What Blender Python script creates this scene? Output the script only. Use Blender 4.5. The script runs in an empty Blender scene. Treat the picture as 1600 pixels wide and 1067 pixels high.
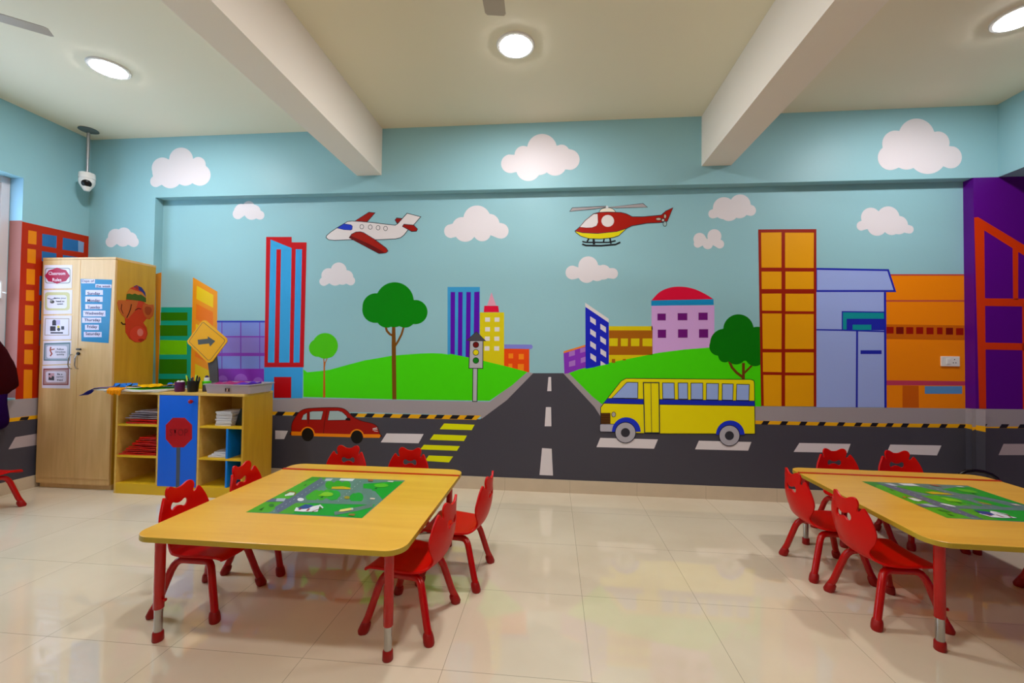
import bpy, bmesh, math, random
from mathutils import Vector, Matrix
from mathutils.geometry import tessellate_polygon
random.seed(5)
SC = bpy.context.scene
COL = SC.collection
# ---------------------------------------------------------------- camera
F_PX = 671.25; YAW = -0.0959; PITCH = 0.0211; ROLL = 0.0119; CAM_H = 1.3
_cy, _sy, _cp, _sp = math.cos(YAW), math.sin(YAW), math.cos(PITCH), math.sin(PITCH)
FW = Vector((_sy*_cp, _cy*_cp, _sp)); _r = Vector((_cy, -_sy, 0)); _u = _r.cross(FW)
RT = _r*math.cos(ROLL) + _u*math.sin(ROLL); UP = _u*math.cos(ROLL) - _r*math.sin(ROLL)
EYE = Vector((0, 0, CAM_H))
cam_d = bpy.data.cameras.new('camera'); cam = bpy.data.objects.new('camera', cam_d); COL.objects.link(cam)
cam_d.sensor_width = 36; cam_d.lens = F_PX/1600*36; cam_d.clip_start = 0.02
M = Matrix((RT, UP, -FW)).transposed().to_4x4(); M.translation = EYE
cam.matrix_world = M
SC.camera = cam
# ---------------------------------------------------------------- world, exposure
SC.view_settings.view_transform = 'Standard'; SC.view_settings.look = 'None'
SC.view_settings.gamma = 1; SC.view_settings.use_curve_mapping = False
SC.view_settings.exposure = 0.06
world = bpy.data.worlds.new('sky'); SC.world = world; world.use_nodes = True
bg = world.node_tree.nodes['Background']; bg.inputs[0].default_value = (0.55, 0.75, 1.0, 1); bg.inputs[1].default_value = 7.0
LAMP = 240.0            # strength of every ceiling light's lens
LAMP_COL = (1.0, 0.985, 1.0, 1)

def ray(px, py): return FW + RT*((px-800)/F_PX) - UP*((py-533.5)/F_PX)
def at_z(px, py, z): d = ray(px, py); return EYE + d*((z-CAM_H)/d.z)
def at_y(px, py, y): d = ray(px, py); return EYE + d*(y/d.y)
def at_x(px, py, x): d = ray(px, py); return EYE + d*(x/d.x)

# room measures (metres)
W = 4.0110; B = 3.9200; CEIL = 3.4029; BEAM = 2.9557; SOF = 2.7936
XL = -4.7221; XR = 3.6780; XR2 = 4.9; REC0 = -3.992; REC1 = -3.992; COL0 = 3.488; COL1 = 3.488
YB = -4.2

# ---------------------------------------------------------------- materials
def lin(c): return c/12.92 if c <= .04045 else ((c+.055)/1.055)**2.4
def rgb(h): h = h.lstrip('#'); return tuple(lin(int(h[i:i+2], 16)/255) for i in (0, 2, 4)) + (1,)
_m = {}
def mat(name, col, rough=.5, metal=0, spec=.32, bump=0, bscale=40, var=0, coat=0, emit=0, sheen=0):
    if name in _m: return _m[name]
    m = bpy.data.materials.new(name); m.use_nodes = True; nt = m.node_tree; b = nt.nodes['Principled BSDF']
    c = rgb(col) if isinstance(col, str) else col
    b.inputs['Base Color'].default_value = c; b.inputs['Roughness'].default_value = rough
    b.inputs['Metallic'].default_value = metal; b.inputs['Specular IOR Level'].default_value = spec
    b.inputs['Coat Weight'].default_value = coat
    if emit:
        b.inputs['Emission Color'].default_value = LAMP_COL; b.inputs['Emission Strength'].default_value = emit
    tc = nt.nodes.new('ShaderNodeTexCoord')
    if var:
        n = nt.nodes.new('ShaderNodeTexNoise'); n.inputs['Scale'].default_value = 6; n.inputs['Detail'].default_value = 4
        nt.links.new(tc.outputs['Object'], n.inputs['Vector'])
        r = nt.nodes.new('ShaderNodeMapRange'); r.inputs[1].default_value = .3; r.inputs[2].default_value = .7
        r.inputs[3].default_value = 1-var; r.inputs[4].default_value = 1+var
        nt.links.new(n.outputs[0], r.inputs[0])
        hs = nt.nodes.new('ShaderNodeHueSaturation'); hs.inputs['Color'].default_value = c
        nt.links.new(r.outputs[0], hs.inputs['Value']); nt.links.new(hs.outputs[0], b.inputs['Base Color'])
    if bump:
        n = nt.nodes.new('ShaderNodeTexNoise'); n.inputs['Scale'].default_value = bscale; n.inputs['Detail'].default_value = 3
        nt.links.new(tc.outputs['Object'], n.inputs['Vector'])
        bp = nt.nodes.new('ShaderNodeBump'); bp.inputs['Strength'].default_value = bump; bp.inputs['Distance'].default_value = .01
        nt.links.new(n.outputs[0], bp.inputs['Height']); nt.links.new(bp.outputs[0], b.inputs['Normal'])
    _m[name] = m; return m
def wood(name, c1, c2, axis=2, rough=.35, sc=1.0):
    if name in _m: return _m[name]
    m = bpy.data.materials.new(name); m.use_nodes = True; nt = m.node_tree; b = nt.nodes['Principled BSDF']
    tc = nt.nodes.new('ShaderNodeTexCoord'); mp = nt.nodes.new('ShaderNodeMapping')
    s = [9*sc, 9*sc, 9*sc]; s[axis] = .9*sc; mp.inputs['Scale'].default_value = s
    n = nt.nodes.new('ShaderNodeTexNoise'); n.inputs['Scale'].default_value = 2.2; n.inputs['Detail'].default_value = 6; n.inputs['Distortion'].default_value = .6
    r = nt.nodes.new('ShaderNodeValToRGB'); r.color_ramp.elements[0].position = .32; r.color_ramp.elements[1].position = .7
    r.color_ramp.elements[0].color = rgb(c1); r.color_ramp.elements[1].color = rgb(c2)
    nt.links.new(tc.outputs['Object'], mp.inputs[0]); nt.links.new(mp.outputs[0], n.inputs['Vector'])
    nt.links.new(n.outputs[0], r.inputs[0]); nt.links.new(r.outputs[0], b.inputs['Base Color'])
    b.inputs['Roughness'].default_value = rough
    _m[name] = m; return m
def paint(hexcol): return mat('wall_paint_'+hexcol.strip('#'), hexcol, rough=.42, spec=.2, bump=.06, bscale=30)
def ink(hexcol): return mat('print_'+hexcol.strip('#'), hexcol, rough=.35, spec=.25)

SKY = '#97c5ce'; TEAL = SKY
m_ceil = mat('ceiling_emulsion', '#f1e6cc', rough=.8, bump=.05, bscale=20)
m_beam = mat('beam_emulsion', '#f4e9dc', rough=.75, bump=.05, bscale=20)
m_red = mat('red_plastic', '#d00400', rough=.36, spec=.22)
m_redmetal = mat('red_enamel', '#b80604', rough=.25, spec=.45)
m_redrub = mat('red_rubber', '#9c0f0a', rough=.45)
m_chrome = mat('chrome', '#b4b2b2', rough=.2, metal=1)
m_top = wood('table_laminate', '#e6a830', '#f0b842', axis=0, rough=.28, sc=.7)
m_topedge = mat('table_edge', '#b99a2c', rough=.4)
m_maple = wood('cupboard_laminate', '#d3a566', '#e0b478', axis=2, rough=.33)
m_mapleside = wood('side_laminate', '#bf8d1c', '#cc9a24', axis=2, rough=.4)
m_yel = mat('yellow_laminate', '#dcae1c', rough=.4)
m_board = wood('shelf_laminate', '#d9ab4c', '#e3b75c', axis=0, rough=.35)
m_black = mat('black_plastic', '#0b0b0c', rough=.3)
m_white = mat('white_plastic', '#e8e4e0', rough=.35)

# floor tile material: 600 mm glossy vitrified tiles
def floor_mat():
    m = bpy.data.materials.new('vitrified_floor_tile'); m.use_nodes = True; nt = m.node_tree; b = nt.nodes['Principled BSDF']
    tc = nt.nodes.new('ShaderNodeTexCoord'); sep = nt.nodes.new('ShaderNodeSeparateXYZ'); nt.links.new(tc.outputs['Object'], sep.inputs[0])
    def math_(op, a, bv=None, c=None):
        n = nt.nodes.new('ShaderNodeMath'); n.operation = op
        for i, v in enumerate((a, bv, c)):
            if v is None: continue
            if isinstance(v, (int, float)): n.inputs[i].default_value = v
            else: nt.links.new(v, n.inputs[i])
        return n.outputs[0]
    fx = math_('DIVIDE', math_('ADD', sep.outputs[0], 0.4353+60), .6); fy = math_('DIVIDE', math_('ADD', sep.outputs[1], -2.9395+60), .6)
    ax = math_('ABSOLUTE', math_('SUBTRACT', math_('FRACT', math_('ADD', fx, .5)), .5)); ay = math_('ABSOLUTE', math_('SUBTRACT', math_('FRACT', math_('ADD', fy, .5)), .5))
    g = math_('LESS_THAN', math_('MINIMUM', ax, ay), .0019)
    cb = nt.nodes.new('ShaderNodeCombineXYZ'); nt.links.new(math_('FLOOR', fx), cb.inputs[0]); nt.links.new(math_('FLOOR', fy), cb.inputs[1])
    wn = nt.nodes.new('ShaderNodeTexWhiteNoise'); nt.links.new(cb.outputs[0], wn.inputs['Vector'])
    ns = nt.nodes.new('ShaderNodeTexNoise'); ns.inputs['Scale'].default_value = 1.6; ns.inputs['Detail'].default_value = 5; nt.links.new(tc.outputs['Object'], ns.inputs['Vector'])
    r = nt.nodes.new('ShaderNodeValToRGB'); r.color_ramp.elements[0].position = .35; r.color_ramp.elements[1].position = .65
    r.color_ramp.elements[0].color = rgb('#e2d0b4'); r.color_ramp.elements[1].color = rgb('#ecdcc2')
    nt.links.new(math_('ADD', ns.outputs[0], math_('MULTIPLY', math_('SUBTRACT', wn.outputs[0], .5), .12)), r.inputs[0])
    mx = nt.nodes.new('ShaderNodeMix'); mx.data_type = 'RGBA'; nt.links.new(g, mx.inputs[0]); nt.links.new(r.outputs[0], mx.inputs[6]); mx.inputs[7].default_value = rgb('#ab9a80')
    nt.links.new(mx.outputs[2], b.inputs['Base Color'])
    b.inputs['Roughness'].default_value = .03; b.inputs['Specular IOR Level'].default_value = 1.0
    return m
m_floor = floor_mat()
m_base = mat('skirting_tile', '#d2bea2', rough=.2, var=.04)
m_glass = bpy.data.materials.new('window_glass'); m_glass.use_nodes = True
_nt = m_glass.node_tree; _nt.nodes.clear(); _o = _nt.nodes.new('ShaderNodeOutputMaterial'); _t = _nt.nodes.new('ShaderNodeBsdfTransparent'); _g = _nt.nodes.new('ShaderNodeBsdfGlossy'); _g.inputs['Roughness'].default_value = .03
_x = _nt.nodes.new('ShaderNodeMixShader'); _x.inputs[0].default_value = .08; _nt.links.new(_t.outputs[0], _x.inputs[1]); _nt.links.new(_g.outputs[0], _x.inputs[2]); _nt.links.new(_x.outputs[0], _o.inputs[0])

# ---------------------------------------------------------------- object helpers
def link_mesh(name, me, parent=None, smooth=False):
    o = bpy.data.objects.new(name, me); COL.objects.link(o)
    if parent: o.parent = parent
    if smooth:
        for p in me.polygons: p.use_smooth = True
    return o
def obj(name, bm, mats, parent=None, smooth=False, bevel=0, auto=False):
    bmesh.ops.recalc_face_normals(bm, faces=bm.faces)
    me = bpy.data.meshes.new(name); bm.to_mesh(me); bm.free()
    for m in (mats if isinstance(mats, (list, tuple)) else [mats]): me.materials.append(m)
    o = link_mesh(name, me, parent, smooth)
    if auto:
        for p in me.polygons: p.use_smooth = True
        me.set_sharp_from_angle(angle=math.radians(38))
    if bevel:
        b = o.modifiers.new('bevel', 'BEVEL'); b.width = bevel; b.segments = 2; b.limit_method = 'ANGLE'; b.angle_limit = math.radians(40)
    return o
def root(name, loc=(0, 0, 0), rotz=0):
    o = bpy.data.objects.new(name, None); COL.objects.link(o); o.location = loc; o.rotation_euler = (0, 0, rotz); o.empty_display_size = .05
    return o
def tag(o, label, cat, group=None):
    o['label'] = label; o['category'] = cat
    if group: o['group'] = group
    return o
def struct(o, label=None):
    o['kind'] = 'structure'
    if label: o['label'] = label
    return o
def box(bm, x0, x1, y0, y1, z0, z1, mi=0):
    vs = [bm.verts.new(p) for p in ((x0,y0,z0),(x1,y0,z0),(x1,y1,z0),(x0,y1,z0),(x0,y0,z1),(x1,y0,z1),(x1,y1,z1),(x0,y1,z1))]
    for f in ((0,3,2,1),(4,5,6,7),(0,1,5,4),(1,2,6,5),(2,3,7,6),(3,0,4,7)):
        bm.faces.new([vs[i] for i in f]).material_index = mi
def prism(bm, pts, z0, z1, mi=0, side=None):
    a = [bm.verts.new((x, y, z0)) for x, y in pts]; b = [bm.verts.new((x, y, z1)) for x, y in pts]
    bm.faces.new(list(reversed(a))).material_index = mi; bm.faces.new(b).material_index = mi
    n = len(pts)
    for i in range(n): bm.faces.new((a[i], a[(i+1) % n], b[(i+1) % n], b[i])).material_index = mi if side is None else side
def slab(bm, pts3, thick, mi=0, side=None):
    """polygon of 3-D points pushed back by the vector thick"""
    a = [bm.verts.new(p) for p in pts3]; b = [bm.verts.new(Vector(p)+thick) for p in pts3]
    tri = tessellate_polygon([[Vector(p) for p in pts3]])
    for t in tri:
        bm.faces.new([a[i] for i in t]).material_index = mi; bm.faces.new([b[i] for i in reversed(t)]).material_index = mi
    n = len(a)
    for i in range(n): bm.faces.new((a[i], a[(i+1) % n], b[(i+1) % n], b[i])).material_index = mi if side is None else side
def tube(bm, pts, r, seg=14, cap=True, radii=None):
    pts = [Vector(p) for p in pts]; rings = []; n0 = None
    for i, p in enumerate(pts):
        t = (pts[min(i+1, len(pts)-1)] - pts[max(i-1, 0)]).normalized()
        if n0 is None:
            n0 = t.cross(Vector((0, 0, 1)));
            if n0.length < .1: n0 = t.cross(Vector((1, 0, 0)))
        n0 = (n0 - t*n0.dot(t)).normalized(); b = t.cross(n0); rr = radii[i] if radii else r
        rings.append([bm.verts.new(p + (n0*math.cos(a) + b*math.sin(a))*rr) for a in [2*math.pi*k/seg for k in range(seg)]])
    for i in range(len(rings)-1):
        for k in range(seg): bm.faces.new((rings[i][k], rings[i][(k+1) % seg], rings[i+1][(k+1) % seg], rings[i+1][k]))
    if cap: bm.faces.new(list(reversed(rings[0]))); bm.faces.new(rings[-1])
def lathe(bm, prof, c=(0, 0, 0), seg=24, mi=0, axis=None):
    """prof: (r, z) list; axis: optional matrix"""
    rings = []
    for r, z in prof:
        ring = []
        for k in range(seg):
            a = 2*math.pi*k/seg; v = Vector((max(r, 1e-4)*math.cos(a), max(r, 1e-4)*math.sin(a), z))
            if axis: v = axis @ v
            ring.append(bm.verts.new(v+Vector(c)))
        rings.append(ring)
    for i in range(len(rings)-1):
        for k in range(seg): bm.faces.new((rings[i][k], rings[i][(k+1) % seg], rings[i+1][(k+1) % seg], rings[i+1][k])).material_index = mi
    bm.faces.new(list(reversed(rings[0]))).material_index = mi; bm.faces.new(rings[-1]).material_index = mi
def arc(c, r, a0, a1, n=8): return [(c[0]+r*math.cos(math.radians(a0+(a1-a0)*i/n)), c[1]+r*math.sin(math.radians(a0+(a1-a0)*i/n))) for i in range(n+1)]
def rrect(x0, y0, x1, y1, r, n=8):
    return arc((x1-r, y1-r), r, 0, 90, n)+arc((x0+r, y1-r), r, 90, 180, n)+arc((x0+r, y0+r), r, 180, 270, n)+arc((x1-r, y0+r), r, 270, 360, n)
def text_mesh(body, size, bold=0, align='CENTER'):
    cu = bpy.data.curves.new('lettering', 'FONT'); cu.body = body; cu.size = size; cu.align_x = align; cu.align_y = 'CENTER'; cu.offset = bold; cu.resolution_u = 3
    t = bpy.data.objects.new('lettering', cu); COL.objects.link(t)
    bpy.context.view_layer.update()
    me = bpy.data.meshes.new_from_object(t.evaluated_get(bpy.context.evaluated_depsgraph_get()))
    bpy.data.objects.remove(t); bpy.data.curves.remove(cu)
    return me

class Paint:
    """flat colour areas brushed, printed or glued on a real surface; plane(px, py, lift) gives the surface point"""
    def __init__(s, plane, base=0, crop=(0, 0, 1), step=.00008):
        s.plane, s.lv, s.step = plane, base, step; s.crop = crop; s.bm = bmesh.new(); s.mats = []; s.matf = paint
    def at(s, ox, oy, sc): s.crop = (ox, oy, sc); return s
    def _mi(s, c):
        m = s.matf(c) if isinstance(c, str) else c
        if m not in s.mats: s.mats.append(m)
        return s.mats.index(m)
    def pt(s, p): ox, oy, k = s.crop; return s.plane(ox+p[0]/k, oy+p[1]/k, s.lv*s.step)
    def poly(s, c, pts, hold=False):
        if not hold: s.lv += 1
        q = [Vector(s.pt(p)) for p in pts]; mi = s._mi(c); vs = [s.bm.verts.new(p) for p in q]
        if len(pts) == 4 and False: s.bm.faces.new(vs).material_index = mi
        else:
            for t in tessellate_polygon([[Vector((x, y, 0)) for x, y in pts]]):
                try: s.bm.faces.new([vs[i] for i in t]).material_index = mi
                except ValueError: pass
        return s
    def rect(s, c, x0, y0, x1, y1, hold=False): return s.poly(c, [(x0, y0), (x1, y0), (x1, y1), (x0, y1)], hold)
    def rects(s, c, rs):
        s.lv += 1
        for r in rs: s.rect(c, *r, hold=True)
        return s
    def quads(s, c, qs):
        s.lv += 1
        for q in qs: s.poly(c, q, hold=True)
        return s
    def disc(s, c, x, y, rx, ry=None, a0=0, a1=360, n=40):
        ry = ry or rx
        return s.poly(c, [(x+rx*math.cos(math.radians(a0+(a1-a0)*i/n)), y+ry*math.sin(math.radians(a0+(a1-a0)*i/n))) for i in range(n if a1-a0 == 360 else n+1)])
    def blob(s, c, cen, circles, n=180):
        pts = []
        for i in range(n):
            a = 2*math.pi*i/n; d = (math.cos(a), math.sin(a)); best = 0
            for x, y, r in circles:
                ex, ey = cen[0]-x, cen[1]-y; b_ = ex*d[0]+ey*d[1]; q = b_*b_-(ex*ex+ey*ey-r*r)
                if q > 0: best = max(best, -b_+math.sqrt(q))
            pts.append((cen[0]+d[0]*best, cen[1]+d[1]*best))
        return s.poly(c, pts)
    def stroke(s, c, pts, w, closed=False, hold=False):
        if not hold: s.lv += 1
        n = len(pts); L = []; R = []
        for i in range(n):
            if closed: a, b_ = pts[i-1], pts[(i+1) % n]
            else: a, b_ = pts[max(i-1, 0)], pts[min(i+1, n-1)]
            p = pts[i]
            def nrm(u, v):
                dx, dy = v[0]-u[0], v[1]-u[1]; l = math.hypot(dx, dy) or 1; return (-dy/l, dx/l)
            n1 = nrm(a, p) if a != p else nrm(p, b_); n2 = nrm(p, b_) if b_ != p else n1
            nx, ny = n1[0]+n2[0], n1[1]+n2[1]; l2 = nx*nx+ny*ny
            k = min(2/l2 if l2 > .01 else 1, 2.0); nx *= k*w/2; ny *= k*w/2
            L.append((p[0]+nx, p[1]+ny)); R.append((p[0]-nx, p[1]-ny))
        m = n if closed else n-1
        mi = s._mi(c)
        for i in range(m):
            j = (i+1) % n; vs = [s.bm.verts.new(s.pt(q)) for q in (L[i], L[j], R[j], R[i])]; s.bm.faces.new(vs).material_index = mi
        return s
    def outline(s, fill, line, pts, w): s.poly(fill, pts); return s.stroke(line, pts, w, True)
    def done(s, name, label=None, parent=None, kind=None):
        me = bpy.data.meshes.new(name); s.bm.to_mesh(me); s.bm.free()
        for m in s.mats: me.materials.append(m)
        o = link_mesh(name, me, parent)
        if label: o['label'] = label
        return o
def smooth(pts, n=6, closed=True):
    out = []; m = len(pts)
    for i in range(m if closed else m-1):
        if closed: p0, p1, p2, p3 = pts[i-1], pts[i], pts[(i+1) % m], pts[(i+2) % m]
        else: p0, p1, p2, p3 = pts[max(i-1, 0)], pts[i], pts[i+1], pts[min(i+2, m-1)]
        for k in range(n):
            t = k/n; out.append(tuple(.5*(2*p1[j]+(p2[j]-p0[j])*t+(2*p0[j]-5*p1[j]+4*p2[j]-p3[j])*t*t+(3*p1[j]-p0[j]-3*p2[j]+p3[j])*t**3) for j in (0, 1)))
    if not closed: out.append(pts[-1])
    return out

# ================================================================ THE ROOM
bm = bmesh.new(); box(bm, XL-.3, XR2+.3, YB-.2, W+.3, -.12, 0); floor = struct(obj('floor', bm, m_floor))
bm = bmesh.new(); box(bm, XL-.3, XR2+.3, YB-.2, W+.3, CEIL, CEIL+.12); ceiling = struct(obj('ceiling', bm, m_ceil))
for i, (x0, x1) in enumerate(((-1.888, -1.644), (1.2935, 1.5446))):
    bm = bmesh.new(); box(bm, x0, x1, YB, B, BEAM, CEIL); struct(obj('trim_%d' % (i+1), bm, m_beam), 'white ceiling beam running towards the painted wall, ' + ('left' if i == 0 else 'right') + ' one of two')
m_sky = paint(SKY); m_pur = paint('#5c0886')
bm = bmesh.new()
prism(bm, [(XL-.3, B), (REC0, B), (REC1, W), (REC1, W+.25), (XL-.3, W+.25)], 0, CEIL)
box(bm, REC1, COL0+.05, W, W+.25, 0, CEIL)
prism(bm, [(REC0, B), (XR+.1, B), (XR+.1, W+.02), (REC1, W+.02)], SOF, CEIL)
prism(bm, [(COL1, B), (XR2+.2, B), (XR2+.2, W+.25), (COL0, W+.25), (COL0, W)], 0, SOF, mi=1)
wall_back = struct(obj('wall_back', bm, [m_sky, m_pur]), 'back wall with a recessed panel and a painted city street mural')
bm = bmesh.new(); box(bm, XR, XR2+.2, YB, B, SOF, CEIL); box(bm, XR+1.0, XR2+.2, YB, B, 0, SOF, mi=1)
wall_right = struct(obj('wall_right', bm, [m_sky, m_pur]))
_j = at_x(37, 278, XL); WY0, WY1, WZ0, WZ1 = 1.8, _j.y, at_x(24, 622, XL).z, _j.z; JD = XL-at_y(15, 345, _j.y).x; PZ = at_x(37, 345, XL).z
bm = bmesh.new()
box(bm, XL-.3, XL, WY1, B, 0, CEIL); box(bm, XL-.3, XL, YB, WY0, 0, CEIL); box(bm, XL-.3, XL, WY0, WY1, 0, WZ0); box(bm, XL-.3, XL, WY0, WY1, WZ1, CEIL)
wall_left = struct(obj('wall_left', bm, m_sky))
bm = bmesh.new(); box(bm, XL-.3, XR2+.2, YB-.2, YB, 0, CEIL); struct(obj('wall_front', bm, mat('cream_wall', '#d8cfbd', rough=.7)))
# skirting
bm = bmesh.new(); zb = .116
prism(bm, [(REC1, W-.012), (COL0, W-.012), (COL0, W), (REC1, W)], 0, zb); prism(bm, [(COL1-.012, B-.012), (XR2-.2, B-.012), (XR2-.2, B), (COL1, B)], 0, zb)
prism(bm, [(XL, B-.012), (REC0, B-.012), (REC0, B), (XL, B)], 0, zb)
for k in range(-5, 7):
    x = -.4353+.6*k; prism(bm, [(x-.001, W-.0125), (x+.001, W-.0125), (x+.001, W-.011), (x-.001, W-.011)], 0, zb, mi=1)
struct(obj('baseboard_back', bm, [m_base, mat('tile_joint', '#8f7f68', rough=.8)], bevel=.002))
bm = bmesh.new(); box(bm, XL, XL+.012, YB, B, 0, .108); struct(obj('baseboard_left', bm, m_base, bevel=.002))
# window in the left wall
win = struct(root('window_1', (XL-JD-.035, (WY0+WY1)/2, WZ0)), 'white framed window in the left wall')
m_frame = mat('white_window_frame', '#dcd7da', rough=.35)
hw = (WY1-WY0)/2; hh = WZ1-WZ0
def frame(bm, y0, y1, z0, z1, t, x0, x1):
    box(bm, x0, x1, y0, y0+t, z0, z1); box(bm, x0, x1, y1-t, y1, z0, z1); box(bm, x0, x1, y0+t, y1-t, z0, z0+t); box(bm, x0, x1, y0+t, y1-t, z1-t, z1)
bm = bmesh.new(); frame(bm, -hw, hw, 0, hh, .06, -.05, .03); obj('window_frame', bm, m_frame, win, bevel=.003)
for k in (-1, 1):
    bm = bmesh.new(); y0, y1 = (-hw+.06, 0) if k < 0 else (0, hw-.06); frame(bm, y0, y1, .06, hh-.06, .055, -.03, .015); sash = obj('sash', bm, m_frame, win, bevel=.003)
    bm = bmesh.new(); box(bm, -.012, -.008, y0+.055, y1-.055, .115, hh-.115); obj('pane', bm, m_glass, sash)
bm = bmesh.new(); hz = 1.0; yy = hw-.09
tube(bm, [(.03, yy-.12, hz+.02), (.075, yy-.12, hz+.02), (.075, yy+.02, hz+.02), (.075, yy+.02, hz-.12), (.03, yy+.02, hz-.12)], .008); tube(bm, [(.03, yy, hz-.06), (.1, yy+.04, hz-.075)], .007)
obj('handle', bm, m_white, win, auto=True)

# ================================================================ THE MURAL (painted areas are parts of the walls)
def onW(px, py, l): return at_y(px, py, W-.0004-l)
def onB(px, py, l): return at_y(px, py, B-.0004-l)
def onL(px, py, l): return at_x(px, py, XL+.0004+l)
WHITE = '#e6dee2'; ROAD = '#4a4750'; KERB = '#a59b9e'; GRASS = '#48de00'; BLK = '#1d1c22'; YST = '#f0ae12'
def mural(plane=onW, base=0, crop=(0, 0, 1)): return Paint(plane, base, crop)
# ground
p = mural()
p.poly(ROAD, [(252, 652), (430, 649), (560, 652), (750, 655), (792, 625), (832, 583), (882, 583), (938, 640), (938, 652), (1180, 660), (1511, 667), (1511, 790), (252, 768)])
p.done('painted_road', 'dark grey road painted along the foot of the wall', wall_back)
p = mural(base=2)
p.poly(KERB, [(252, 622), (430, 624), (474, 622), (620, 625), (765, 628), (825, 581), (833, 583), (792, 625), (753, 654), (750, 649), (560, 644), (430, 643), (252, 640)])
p.poly(KERB, [(880, 583), (889, 583), (940, 631), (1185, 634), (1275, 636), (1511, 638), (1511, 667), (1180, 659), (938, 650), (929, 636)], hold=True)
p.done('painted_pavement', 'grey painted pavement above the road', wall_back)
p = mural(base=3)
xs = [(430+i*17.05, 643.0+i*17.05*.021) for i in range(0, 19)]
p.poly(YST, [(252, 640), (430, 643), (560, 646), (752, 649), (744, 656), (560, 651.5), (430, 648.5), (252, 647)])
p.lv += 1
for x in [434, 462, 548, 574, 602, 630, 659, 683, 707, 730, 406, 378, 350, 322]:
    y = 643+(x-430)*.0195; w = 12; p.poly(BLK, [(x, y), (x+w, y+.3), (x+w-5, y+6.3), (x-5, y+6)], hold=True)
p.poly(YST, [(1180, 657), (1350, 661), (1511, 662.5), (1511, 668.5), (1350, 666.5), (1180, 662.5)])
p.lv += 1
for x in [1193, 1222, 1252, 1281, 1311, 1338, 1363, 1387, 1411, 1443, 1471, 1500]:
    y = 657.3+(x-1180)*.0175; p.poly(BLK, [(x, y), (x+10, y+.3), (x+6, y+6), (x-4, y+5.8)], hold=True)
p.done('painted_kerb_stripes', 'yellow and black striped kerb line painted along the road', wall_back)
p = mural(base=4)
p.poly(GRASS, [(474, 577)]+[(480+(x)/6.668, 480+(y)/6.668) for x, y in [(0, 677), (160, 662), (240, 650), (420, 600), (600, 553), (740, 530), (880, 505), (1000, 495), (1180, 482), (1300, 478), (1400, 482), (1467, 492)]]+[(705, 553), (740, 560), (790, 572), (824, 581), (800, 602), (765, 626), (620, 624), (474, 620)])
p.done('painted_hill', 'bright green hill painted left of the road', wall_back)
p = mural(base=4)
p.poly(GRASS, [(889, 583), (905, 577), (925, 572), (960, 565), (1000, 557), (1030, 551), (1070, 546), (1108, 543), (1190, 544), (1190, 635), (1100, 634), (940, 631), (926, 620)])
p.done('painted_hill', 'bright green hill painted right of the road', wall_back)
# road marks
p = mural(base=6)
p.quads('#e4dadc', [[(857, 589), (861, 589), (861.5, 611), (855, 611)], [(853, 636), (861, 636), (861.5, 666), (851, 666)], [(847, 700), (862, 701), (864, 743), (843, 742)]])
p.quads('#e4dadc', [[(430, 672.5), (450, 673), (444, 686), (430, 686)], [(604, 677), (662, 678), (654, 692.5), (595, 691)], [(938, 684), (1028, 686.5), (1022, 701), (932, 698.5)], [(1092, 688.5), (1174, 690.5), (1169, 704), (1086, 702)], [(1249, 692), (1329, 693.5), (1324, 707.5), (1240, 706)], [(1391, 694.5), (1471, 696), (1464, 711.5), (1385, 708.5)]])
p.quads('#eaea06', [[(694, 661.5), (741.5, 663.5), (737, 672), (687, 670.5)], [(678, 678.5), (729.5, 680.5), (725, 689), (671.5, 687)], [(662.5, 694.8), (718.5, 697), (714, 704.2), (656.5, 702)], [(670, 711.5), (708, 713), (701.5, 722.5), (664, 720)]])
p.done('painted_lane_marks', 'white lane dashes and yellow crossing bars painted on the road', wall_back)

def cloud(name_label, plane, crop, cen, circles):
    Paint(plane, 6, crop).blob(WHITE, cen, circles).done('painted_cloud', name_label, wall_back)
c3 = (220, 220, 4.447); c4 = (680, 190, 3.953); c5 = (1080, 170, 3.478)
cloud('white painted cloud above the recess at left', onB, c3, (270, 215), [(105, 282, 40), (150, 190, 74), (130, 220, 50), (280, 130, 83), (398, 165, 53), (410, 237, 75), (205, 250, 80), (310, 240, 72), (250, 210, 80)])
cloud('small white painted cloud under the recess edge at left', onW, c3, (745, 498), [(675, 508, 37), (697, 482, 44), (750, 458, 40), (690, 488, 42), (785, 492, 48), (828, 517, 31), (770, 498, 51)])
cloud('small white painted cloud below the aeroplane', onW, c3, (1365, 950), [(1272, 977, 31), (1305, 935, 50), (1375, 900, 55), (1430, 945, 46), (1457, 972, 32), (1350, 952, 54), (1400, 950, 50)])
cloud('white painted cloud between aeroplane and helicopter', onW, c4, (255, 655), [(98, 676, 43), (165, 650, 60), (258, 602, 84), (335, 632, 62), (405, 675, 48), (185, 675, 67), (290, 685, 54)])
cloud('large white painted cloud between the two ceiling beams', onB, c4, (650, 245), [(465, 260, 58), (545, 205, 55), (660, 168, 92), (780, 192, 50), (828, 235, 64), (575, 292, 75), (740, 262, 72), (640, 250, 80)])
cloud('white painted cloud below the helicopter', onW, c4, (955, 935), [(848, 932, 43), (945, 893, 61), (1038, 930, 46), (1095, 938, 34), (935, 942, 54), (1000, 935, 50)])
cloud('small white painted cloud on the corner pier', onB, (0, 140, 3.333), (637, 778), [(578, 793, 28), (602, 765, 40), (645, 757, 39), (680, 777, 34), (696, 793, 27), (640, 780, 38)])
cloud('white painted cloud right of the helicopter', onW, c5, (220, 545), [(118, 571, 25), (178, 540, 60), (266, 522, 57), (322, 552, 30), (205, 558, 52), (262, 545, 50)])
cloud('smallest white painted cloud right of the helicopter', onW, c5, (93, 722), [(46, 708, 34), (126, 692, 38), (155, 735, 24), (36, 733, 22), (90, 735, 28)])
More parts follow.
